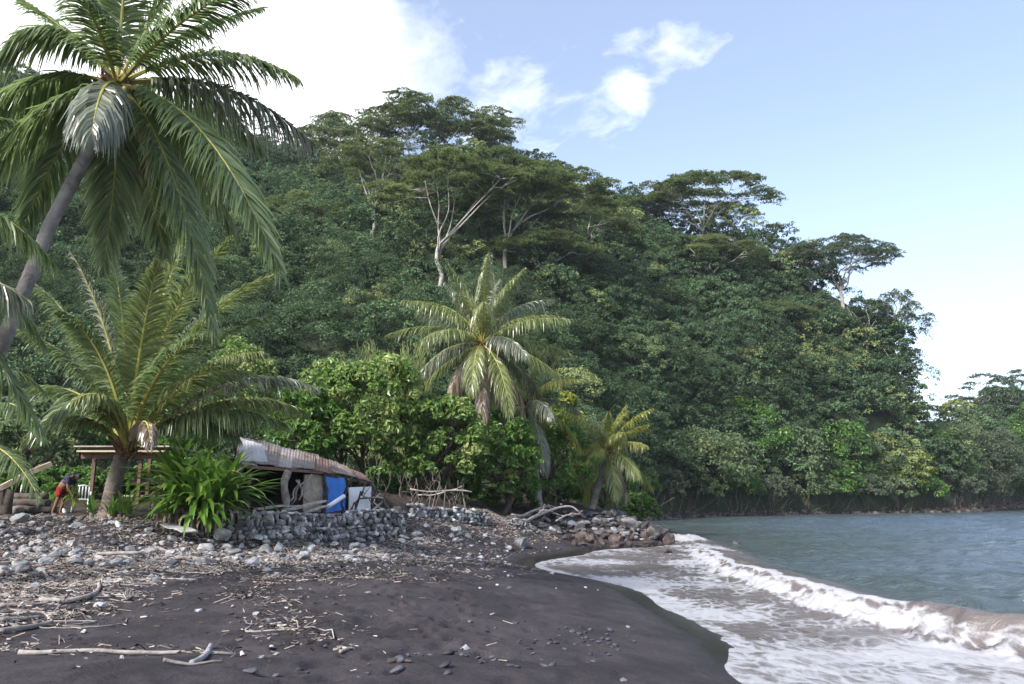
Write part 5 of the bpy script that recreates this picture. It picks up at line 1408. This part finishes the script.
# ---------------------------------------------------------------- open shed behind the short palm
pb = at(130, 511, 30.0); pb[2] = gz(pb[0], pb[1])
shed = thing('open_shed', pb, 'open wooden shed with a brown beam behind the short stout palm', 'shed')
def shp(px, py, Y): return at(px, py, Y)
for (x, Y) in ((90, 30), (137, 29.6), (146, 30.4), (158, 30)):
    mb = MB(); a = gpt(x, Y, -.2); t_ = at(x, 456, Y); beam(mb, a, [a[0], a[1], t_[2]], .12, .12, up=(0, 1, 0)); mb.build('post', M_BEAM, shed)
mb = MB(); beam(mb, at(82, 456, 29.5), at(166, 456, 29.5), .14, .2); mb.build('beam', M_BEAM, shed)
mb = MB(); beam(mb, at(80, 451.5, 29.4), at(168, 451.5, 29.4), .5, .06); mb.build('roof_board', M_TIMBER, shed)
mb = MB(); a0, a1 = at(78, 448, 30.2), at(170, 448, 30.2); box(mb, (a0 + a1) / 2 + [0, 1.4, .02], (3.6, 3.2, .05), (1, 0, 0), (0, 1, -.02)); mb.build('roof', M_ROOF, shed)
mb = MB(); beam(mb, at(120, 496, 30.2), at(160, 496, 30.2), .5, .06); mb.build('bench_top', M_WOOD, shed)
mb = MB(); beam(mb, at(130, 482, 31.4), at(170, 482, 31.4), .06, .18); beam(mb, at(130, 470, 31.4), at(170, 470, 31.4), .06, .18); mb.build('rear_rail', M_WOODD, shed)

# ---------------------------------------------------------------- leaning timber, logs, stools at the left
plank(-14, 493, 26.0, 51, 464, 27.2, .22, .16, 'thick sawn timber slanting up from the left edge', M_TIMBER, 'leaning_timber', 'timber')
mb = MB(); a = at(9, 486, 26.45); g = gz(a[0], a[1]); tube(mb, [[a[0], a[1], g - .2], [a[0], a[1], g + .3], [a[0] + .02, a[1], a[2] - .1]], [.19, .17, .16], 10)
tag(mb.build('post_stump', M_WOODD, loc=(a[0], a[1], g), smooth=True), 'dark wooden stump propping up the slanting timber', 'stump')
for k, (xa, ya, xb, yb, r, lb) in enumerate([(14,497,48,496,.13,'dark log, topmost of the stack behind the slanting timber'),(10,503,50,503,.14,'dark log, middle one of the stack behind the timber'),(16,509,56,509,.13,'dark log lying lowest in the stack behind the timber')]):
    a, b_ = at(xa, ya, 27.4 - k * .15), at(xb, yb, 27.6 - k * .15); mb = MB(); tube(mb, wob(a, b_, 7, .02, rs), r * np.linspace(1.1, .8, 7) * (1 + .09 * rs.normal(size=7)), 10)
    tag(mb.build('log', M_WOODD, loc=a, smooth=True), lb, 'log')
a = hit(12, 513, 15, 32); mb = MB(); th = np.linspace(0, PI, 8)
tube(mb, np.array([a + [0.1, 0, .16 - .0] + np.array([math.cos(x) * .3, 0, 0]) for x in th]), np.maximum(np.sin(th) * .17, .01), 9); tag(mb.build('driftwood_stump', M_DRIFT, loc=a, smooth=True), 'rounded chunk of reddish wood on the bank at the left', 'driftwood')
# white rubbish by the feet, pale bottle like bits
def blobthing(name, px, py, s, mat, label, cat):
    p = hit(px, py, 12, 32); mb = MB(); th = np.linspace(0, PI, 8); P = np.array([p + [0, 0, .02 + s * (1 - math.cos(x))] for x in th])
    P[:, 0] += np.sin(th * 2) * s * .25
    tube(mb, P, np.maximum(np.sin(th), .05) * s * 1.1 * (1 + .25 * np.sin(th * 3)), 9); tag(mb.build(name, mat, loc=p, smooth=True), label, cat)
blobthing('crumpled_bag', 64, 513, .08, M_WHITE, 'small crumpled white bag on the ground beside the bent person', 'bag')
blobthing('crumpled_bag', 118, 530, .085, M_WHITE, 'crumpled white bag lying below the short stout palm', 'bag')
# flat pale sheet under the lilies
plank(168, 524, 23.2, 190, 532, 22.6, .5, .03, 'pale flat board sticking out below the big lily clump', M_ROCKW, 'board', 'board')

# ---------------------------------------------------------------- white plastic chair
cp = hit(80, 512, 15, 32); cp = cp + [0, 0, 0]
chair = thing('plastic_chair', cp, 'white plastic garden chair beside the bent person', 'chair')
M_PLAST = roughmat('white_plastic', (0.62, 0.62, 0.62), (0.70, 0.70, 0.70), 3, 0.4, 0.02)
ca = math.radians(25); cx = np.array([math.cos(ca), math.sin(ca), 0]); cy = np.array([-math.sin(ca), math.cos(ca), 0]); up = np.array([0, 0, 1.0])
W = lambda x, y, z: cp + cx * x + cy * y + up * z
for sx in (-1, 1):
    for sy in (-1, 1):
        mb = MB(); tube(mb, [W(sx * .25, sy * .25, 0), W(sx * .22, sy * .22, .42)], [.025, .03], 6); mb.build('leg', M_PLAST, chair, True)
    mb = MB(); tube(mb, [W(sx * .26, -.2, .44), W(sx * .28, -.2, .64), W(sx * .28, .2, .66), W(sx * .24, .27, .66)], .025, 6); mb.build('armrest', M_PLAST, chair, True)
mb = MB(); box(mb, W(0, 0, .43), (.48, .48, .04), cx, cy); mb.build('seat', M_PLAST, chair)
mb = MB()
for x in (-.2, -.1, 0, .1, .2): tube(mb, [W(x, .25, .43), W(x, .30, .86)], .02, 6)
tube(mb, [W(-.23, .30, .86), W(0, .31, .9), W(.23, .30, .86)], .03, 6); mb.build('backrest', M_PLAST, chair, True)

# ---------------------------------------------------------------- lilies with strap leaves
M_LILY = leafmat('lily_leaf', (0.060, 0.145, 0.020), (0.145, 0.27, 0.045), (0.40, 0.38, 0.10), 0.34, 0.32, 0.5, 0.7)
M_LILYS = roughmat('lily_sheath', (0.13, 0.10, 0.065), (0.34, 0.29, 0.21), 4, 0.9, 0.1)
def strap(mb, p, az, el, ln, w, rng, curve=1.1, vb=.3):
    n = 8; s = np.linspace(0, 1, n)
    ang = el - curve * s ** 1.6
    dx = np.cumsum(np.cos(ang)) * ln / n; dz = np.cumsum(np.sin(ang)) * ln / n
    h = np.array([math.cos(az), math.sin(az), 0]); sd = np.array([-h[1], h[0], 0])
    C = p + h * dx[:, None] + np.array([0, 0, 1.0]) * dz[:, None]
    wd = w * np.array([.7, .9, 1, 1, .95, .8, .5, .04])
    nrm = -h * np.sin(ang)[:, None] + np.array([0, 0, 1.0]) * np.cos(ang)[:, None]
    V = np.stack([C - sd * wd[:, None] * .5 + nrm * wd[:, None] * .18, C, C + sd * wd[:, None] * .5 + nrm * wd[:, None] * .18], 1).reshape(-1, 3)
    Q = []
    for i in range(n - 1): Q += [(3*i, 3*i+1, 3*i+4, 3*i+3), (3*i+1, 3*i+2, 3*i+5, 3*i+4)]
    mb.add(V, Q, None, rng.random(), vb)
def lily(px, py, nst, spread, nl, ln, w, label, seed, h0=0.25, sheath=True, name='strap_leaf_lily', el=(.4, 1.5)):
    rng = np.random.default_rng(seed); p = hit(px, py, 12, 32)
    t = thing(name, p, label, 'plant', 'strap leaved lilies on the bank')
    lf = MB(); st = MB()
    for k in range(nst):
        b_ = p + np.array([rng.uniform(-1, 1) * spread, rng.uniform(-.6, .6) * spread, 0]); b_[2] = gz(b_[0], b_[1])
        top = b_ + [rng.normal() * .05, rng.normal() * .05, h0 * rng.uniform(.7, 1.5)]
        tube(st, [b_ - [0, 0, .05], (b_ + top) / 2, top], [.06, .05, .045], 7, rng.random())
        for q in range(nl):
            az = rng.uniform(0, 2 * PI); e = rng.uniform(*el)
            strap(lf, top + rng.normal(size=3) * .02, az, e, ln * rng.uniform(.7, 1.15), w * rng.uniform(.8, 1.2), rng, rng.uniform(.35, 1.25), float(np.clip(rng.normal(.3, .25), 0, 1)))
        for q in range(4):
            az = rng.uniform(0, 2 * PI); strap(st, top - [0, 0, .1], az, .2, ln * rng.uniform(.4, .6), w * .6, rng, 2.1, .5)
    st.build('stem', M_LILYS, t, True); lf.build('leaves', M_LILY, t, True)
lily(198, 527, 26, .95, 17, 1.75, .15, 'biggest clump of strap leaved lilies, right of the short stout palm', 81, .75, el=(-.1, 1.5))
lily(158, 530, 4, .22, 9, .75, .07, 'pale stemmed lily clump at the left foot of the biggest clump', 82, .4)
lily(93, 519, 2, .12, 8, .75, .08, 'small upright lily left of the short palm trunk, beside the white chair', 83, .12)
lily(108, 521, 2, .12, 8, .7, .08, 'small lily directly in front of the short palm trunk', 84, .12, el=(.8, 1.5))
lily(125, 521, 3, .14, 8, .8, .08, 'small lily right of the short palm trunk', 85, .12, el=(.8, 1.5))
lily(48, 509, 2, .12, 7, .5, .07, 'little yellowish plant behind the bent person', 86, .1)
lily(16, 510, 1, .05, 8, .5, .08, 'small bright plant at the foot of the propped timber', 87, .1)

# ---------------------------------------------------------------- person bending forward by the palms
M_SKIN = solid('skin', (0.20, 0.10, 0.06), (0.16, 0.08, 0.048), 0.55)
M_HAIR = solid('dark_hair', (0.012, 0.010, 0.012), None, 0.6)
M_SHIRT = solid('navy_shirt', (0.02, 0.022, 0.06), (0.03, 0.03, 0.08), 0.85)
M_SHORTS = roughmat('red_floral_shorts', (0.20, 0.008, 0.009), (0.25, 0.013, 0.012), 6, 0.85, 0.1, (0.42, 0.26, 0.03), s3=1.0, t3=(.58, .62))
def skin(name, verts, edges, mat, parent, sub=2, root=0):
    me = bpy.data.meshes.new(name)
    me.from_pydata([v[:3] for v in verts], edges, []); me.update()
    o = bpy.data.objects.new(name, me); COL.objects.link(o)
    m = o.modifiers.new('skin', 'SKIN'); m.use_smooth_shade = True
    for i, v in enumerate(me.skin_vertices[0].data):
        r = verts[i][3]; v.radius = (r, verts[i][4] if len(verts[i]) > 4 else r); v.use_root = (i == root)
    s = o.modifiers.new('sub', 'SUBSURF'); s.levels = sub; s.render_levels = sub
    dg = bpy.context.evaluated_depsgraph_get(); dg.update()
    me2 = bpy.data.meshes.new_from_object(o.evaluated_get(dg)); me2.name = name
    o.modifiers.clear(); o.data = me2; me2.materials.clear(); me2.materials.append(mat)
    me2.polygons.foreach_set('use_smooth', np.ones(len(me2.polygons), bool))
    if parent is not None: o.parent = parent
    return o
pp = hit(58, 515, 15, 32)
per = thing('person', pp, 'person in red floral shorts bending forward between palms, holding green fronds', 'person')
# faces +x, bent at the hips; local metres
S = [(0, 0, .90, .115, .15), (.12, 0, 1.04, .125, .15), (.27, 0, 1.18, .13, .17), (.36, 0, 1.24, .07, .10), (.44, 0, 1.25, .05, .05), (.52, 0, 1.23, .082, .075), (.57, 0, 1.17, .07, .065),
     (.02, .10, .84, .09), (.07, .12, .48, .062), (-.02, .13, .09, .042), (.05, .13, .035, .038), (.14, .13, .025, .028),
     (.02, -.10, .84, .09), (.00, -.13, .48, .062), (-.12, -.14, .09, .042), (-.05, -.14, .035, .038), (.04, -.14, .025, .028),
     (.31, .19, 1.17, .055), (.36, .22, .90, .043), (.48, .16, .70, .032), (.52, .14, .63, .033),
     (.31, -.19, 1.17, .055), (.34, -.22, .90, .043), (.46, -.16, .70, .032), (.50, -.14, .63, .033)]
Ed = [(0, 1), (1, 2), (2, 3), (3, 4), (4, 5), (5, 6), (0, 7), (7, 8), (8, 9), (9, 10), (10, 11), (0, 12), (12, 13), (13, 14), (14, 15), (15, 16), (2, 17), (17, 18), (18, 19), (19, 20), (2, 21), (21, 22), (22, 23), (23, 24)]
for sy, i0 in ((1, 20), (-1, 24)):
    hx, hy, hz = S[i0][:3]
    for k, (dy, l) in enumerate(((-.024, .07), (-.008, .08), (.008, .078), (.024, .065))):
        a = len(S); S.append((hx + .02, hy + dy, hz - .045, .0105)); S.append((hx + .02 - .008, hy + dy, hz - .045 - l * .6, .0095)); S.append((hx - .012, hy + dy * .9, hz - .045 - l, .008))
        Ed += [(i0, a), (a, a + 1), (a + 1, a + 2)]
    a = len(S); S.append((hx + .035, hy - .03 * sy, hz - .01, .011)); S.append((hx + .045, hy - .045 * sy, hz - .055, .009)); Ed += [(i0, a), (a, a + 1)]
skin('body', S, Ed, M_SKIN, per, 2)
skin('shirt', [(.05, 0, .965, .135, .165), (.14, 0, 1.06, .145, .175), (.27, 0, 1.19, .15, .19), (.345, 0, 1.235, .085, .12), (.31, .19, 1.17, .075), (.345, .215, 1.0, .065), (.31, -.19, 1.17, .075), (.335, -.215, 1.0, .065)],
     [(0, 1), (1, 2), (2, 3), (2, 4), (4, 5), (2, 6), (6, 7)], M_SHIRT, per, 2)
skin('shorts', [(.0, 0, .90, .135, .175), (.07, 0, .985, .135, .165), (.02, .10, .82, .115), (.05, .115, .56, .105), (.02, -.10, .82, .115), (.0, -.12, .56, .105)], [(0, 1), (0, 2), (2, 3), (0, 4), (4, 5)], M_SHORTS, per, 2)
skin('hair', [(.445, 0, 1.30, .05), (.50, 0, 1.285, .092, .088), (.555, 0, 1.255, .07, .08), (.44, 0, 1.23, .06, .07)], [(0, 1), (1, 2), (0, 3)], M_HAIR, per, 2, 1)
for sy in (1, -1):
    mb = MB(); q = np.array(pp) + [.618, sy * .03, 1.185]; th = np.linspace(0, PI, 5)
    tube(mb, np.array([q + [0, math.cos(x) * .012, 0] for x in th]), np.maximum(np.sin(th), .1) * .011, 6); mb.build('eye', M_HAIR, per, True)
# bundle of cut fronds held in the hands
rb_ = np.random.default_rng(90); hp = np.array(pp) + [.50, 0, .60]
bun = thing('leaf_bundle', hp, 'bundle of yellowish green leaves held by the bent person', 'leaves')
mb = MB()
for k in range(26): strap(mb, hp + rb_.normal(size=3) * .05 + [0, 0, -.05], rb_.uniform(0, 6.28), rb_.uniform(.5, 1.6), rb_.uniform(.3, .62), .06, rb_, rb_.uniform(.6, 1.8), float(rb_.uniform(.3, .9)))
for k in range(12): strap(mb, hp + rb_.normal(size=3) * .05, rb_.uniform(0, 6.28), rb_.uniform(-1.4, -.2), rb_.uniform(.25, .5), .05, rb_, .5, float(rb_.uniform(.3, .9)))
mb.build('leaves', M_LILY, bun, True)

# ================================================================== SKY, SUN, CAMERA
SUN_EL, SUN_ROT = 37.0, -138.0
w = bpy.data.worlds.new('World'); SC.world = w; w.use_nodes = True
nt = w.node_tree; N = nt.nodes; L = nt.links; N.clear()
sky = nd(N, 'ShaderNodeTexSky'); sky.sky_type = 'NISHITA'; sky.sun_disc = False
sky.sun_elevation = math.radians(SUN_EL); sky.sun_rotation = math.radians(SUN_ROT)
sky.air_density = 1.0; sky.dust_density = 1.6; sky.ozone_density = 3.5
tc = nd(N, 'ShaderNodeTexCoord')
vec = tc.outputs['Generated']
def cloud_dirs(lst):
    """soft patches of cloud round the given directions"""
    tot = None
    for (px, py, rad, wgt) in lst:
        d = unit(ray(px, py))
        n = nd(N, 'ShaderNodeVectorMath', operation='DOT_PRODUCT'); L.new(vec, n.inputs[0]); n.inputs[1].default_value = d
        c = math.cos(math.radians(rad))
        v = maprange(N, L, n.outputs['Value'], c, 1 - (1 - c) * 0.15, 0.0, wgt)
        tot = v if tot is None else math_(N, L, 'ADD', tot, v)
    return tot
mp = nd(N, 'ShaderNodeMapping'); mp.inputs['Scale'].default_value = (1, 1, 1.7); L.new(vec, mp.inputs['Vector'])
cn = noise(N, L, 5.0, 8, 0.6, mp.outputs['Vector'], 0.35)
cn2 = noise(N, L, 16.0, 6, 0.6, mp.outputs['Vector'], 0.6)
nn = math_(N, L, 'ADD', math_(N, L, 'MULTIPLY', cn, 0.65), math_(N, L, 'MULTIPLY', cn2, 0.35))
mask = cloud_dirs([(40,20,22,1.05),(250,60,12,.5),(350,60,10,.32),(-300,150,40,1.2)])
wisp = cloud_dirs([(510,130,5.5,.24),(600,62,6,.19),(530,60,7,.0),(650,64,4.5,.19),(692,50,3.2,.20),(612,112,3.4,.13),(450,75,8,.10)])
nz = math_(N, L, 'MULTIPLY', math_(N, L, 'SUBTRACT', nn, 0.5), 1.9)
cf = maprange(N, L, math_(N, L, 'ADD', mask, math_(N, L, 'MULTIPLY', nz, 0.75)), -0.02, 1.30)
wf = maprange(N, L, math_(N, L, 'ADD', wisp, math_(N, L, 'MULTIPLY', nz, 1.0)), 0.06, 0.85, 0.0, 0.7)
cf = math_(N, L, 'MAXIMUM', cf, wf)
sx = nd(N, 'ShaderNodeSeparateXYZ'); L.new(vec, sx.inputs[0])
hz = maprange(N, L, sx.outputs[2], 0.0, 0.5, 0.30, 0.13)      # paler air towards the horizon
cf = math_(N, L, 'MAXIMUM', cf, hz)
bg1 = nd(N, 'ShaderNodeBackground'); L.new(sky.outputs[0], bg1.inputs[0]); bg1.inputs[1].default_value = 0.12
bg2 = nd(N, 'ShaderNodeBackground'); bg2.inputs[0].default_value = (0.97, 0.965, 1.0, 1); bg2.inputs[1].default_value = 0.95
mx = nd(N, 'ShaderNodeMixShader'); L.new(cf, mx.inputs[0]); L.new(bg1.outputs[0], mx.inputs[1]); L.new(bg2.outputs[0], mx.inputs[2])
ow = nd(N, 'ShaderNodeOutputWorld'); L.new(mx.outputs[0], ow.inputs[0])

sd = bpy.data.lights.new('sun', 'SUN'); sd.energy = 3.3; sd.angle = math.radians(8); sd.color = (1.0, 0.96, 0.91)
so = bpy.data.objects.new('sun', sd); COL.objects.link(so)
el, az = math.radians(SUN_EL), math.radians(SUN_ROT)
sdir = Vector((math.sin(az) * math.cos(el), math.cos(az) * math.cos(el), math.sin(el)))
so.rotation_euler = (-sdir).to_track_quat('-Z', 'Y').to_euler()
so.location = (-40, -30, 60)

# air: a thin even haze that holds the whole scene
hm, hnt, hN, hL = newmat('haze_air')
pv = nd(hN, 'ShaderNodeVolumePrincipled'); pv.inputs['Color'].default_value = (0.78, 0.86, 1.0, 1); pv.inputs['Density'].default_value = 0.00013
pv.inputs['Anisotropy'].default_value = 0.0
ho = nd(hN, 'ShaderNodeOutputMaterial'); hL.new(pv.outputs[0], ho.inputs['Volume'])
mb = MB(); box(mb, (0, 0, 48), (1960, 1960, 106)); hz_ = mb.build('haze', hm, loc=(0, 0, 48)); tag(hz_, kind='stuff')

cd = bpy.data.cameras.new('camera'); cam = bpy.data.objects.new('camera', cd); COL.objects.link(cam)
cd.sensor_width = 36; cd.lens = F / 1024 * 36; cd.clip_end = 8000; cd.clip_start = 0.1
cam.location = (0, 0, CAMZ); cam.rotation_euler = (PI / 2 + TH, 0, 0)
SC.camera = cam
SC.view_settings.view_transform = 'Standard'; SC.view_settings.look = 'None'
SC.view_settings.exposure = 1.2; SC.view_settings.gamma = 1
SC.view_settings.use_curve_mapping = False
SC.cycles.max_bounces = 6; SC.cycles.transparent_max_bounces = 8
SC.cycles.diffuse_bounces = 3
SC.cycles.use_denoising = True
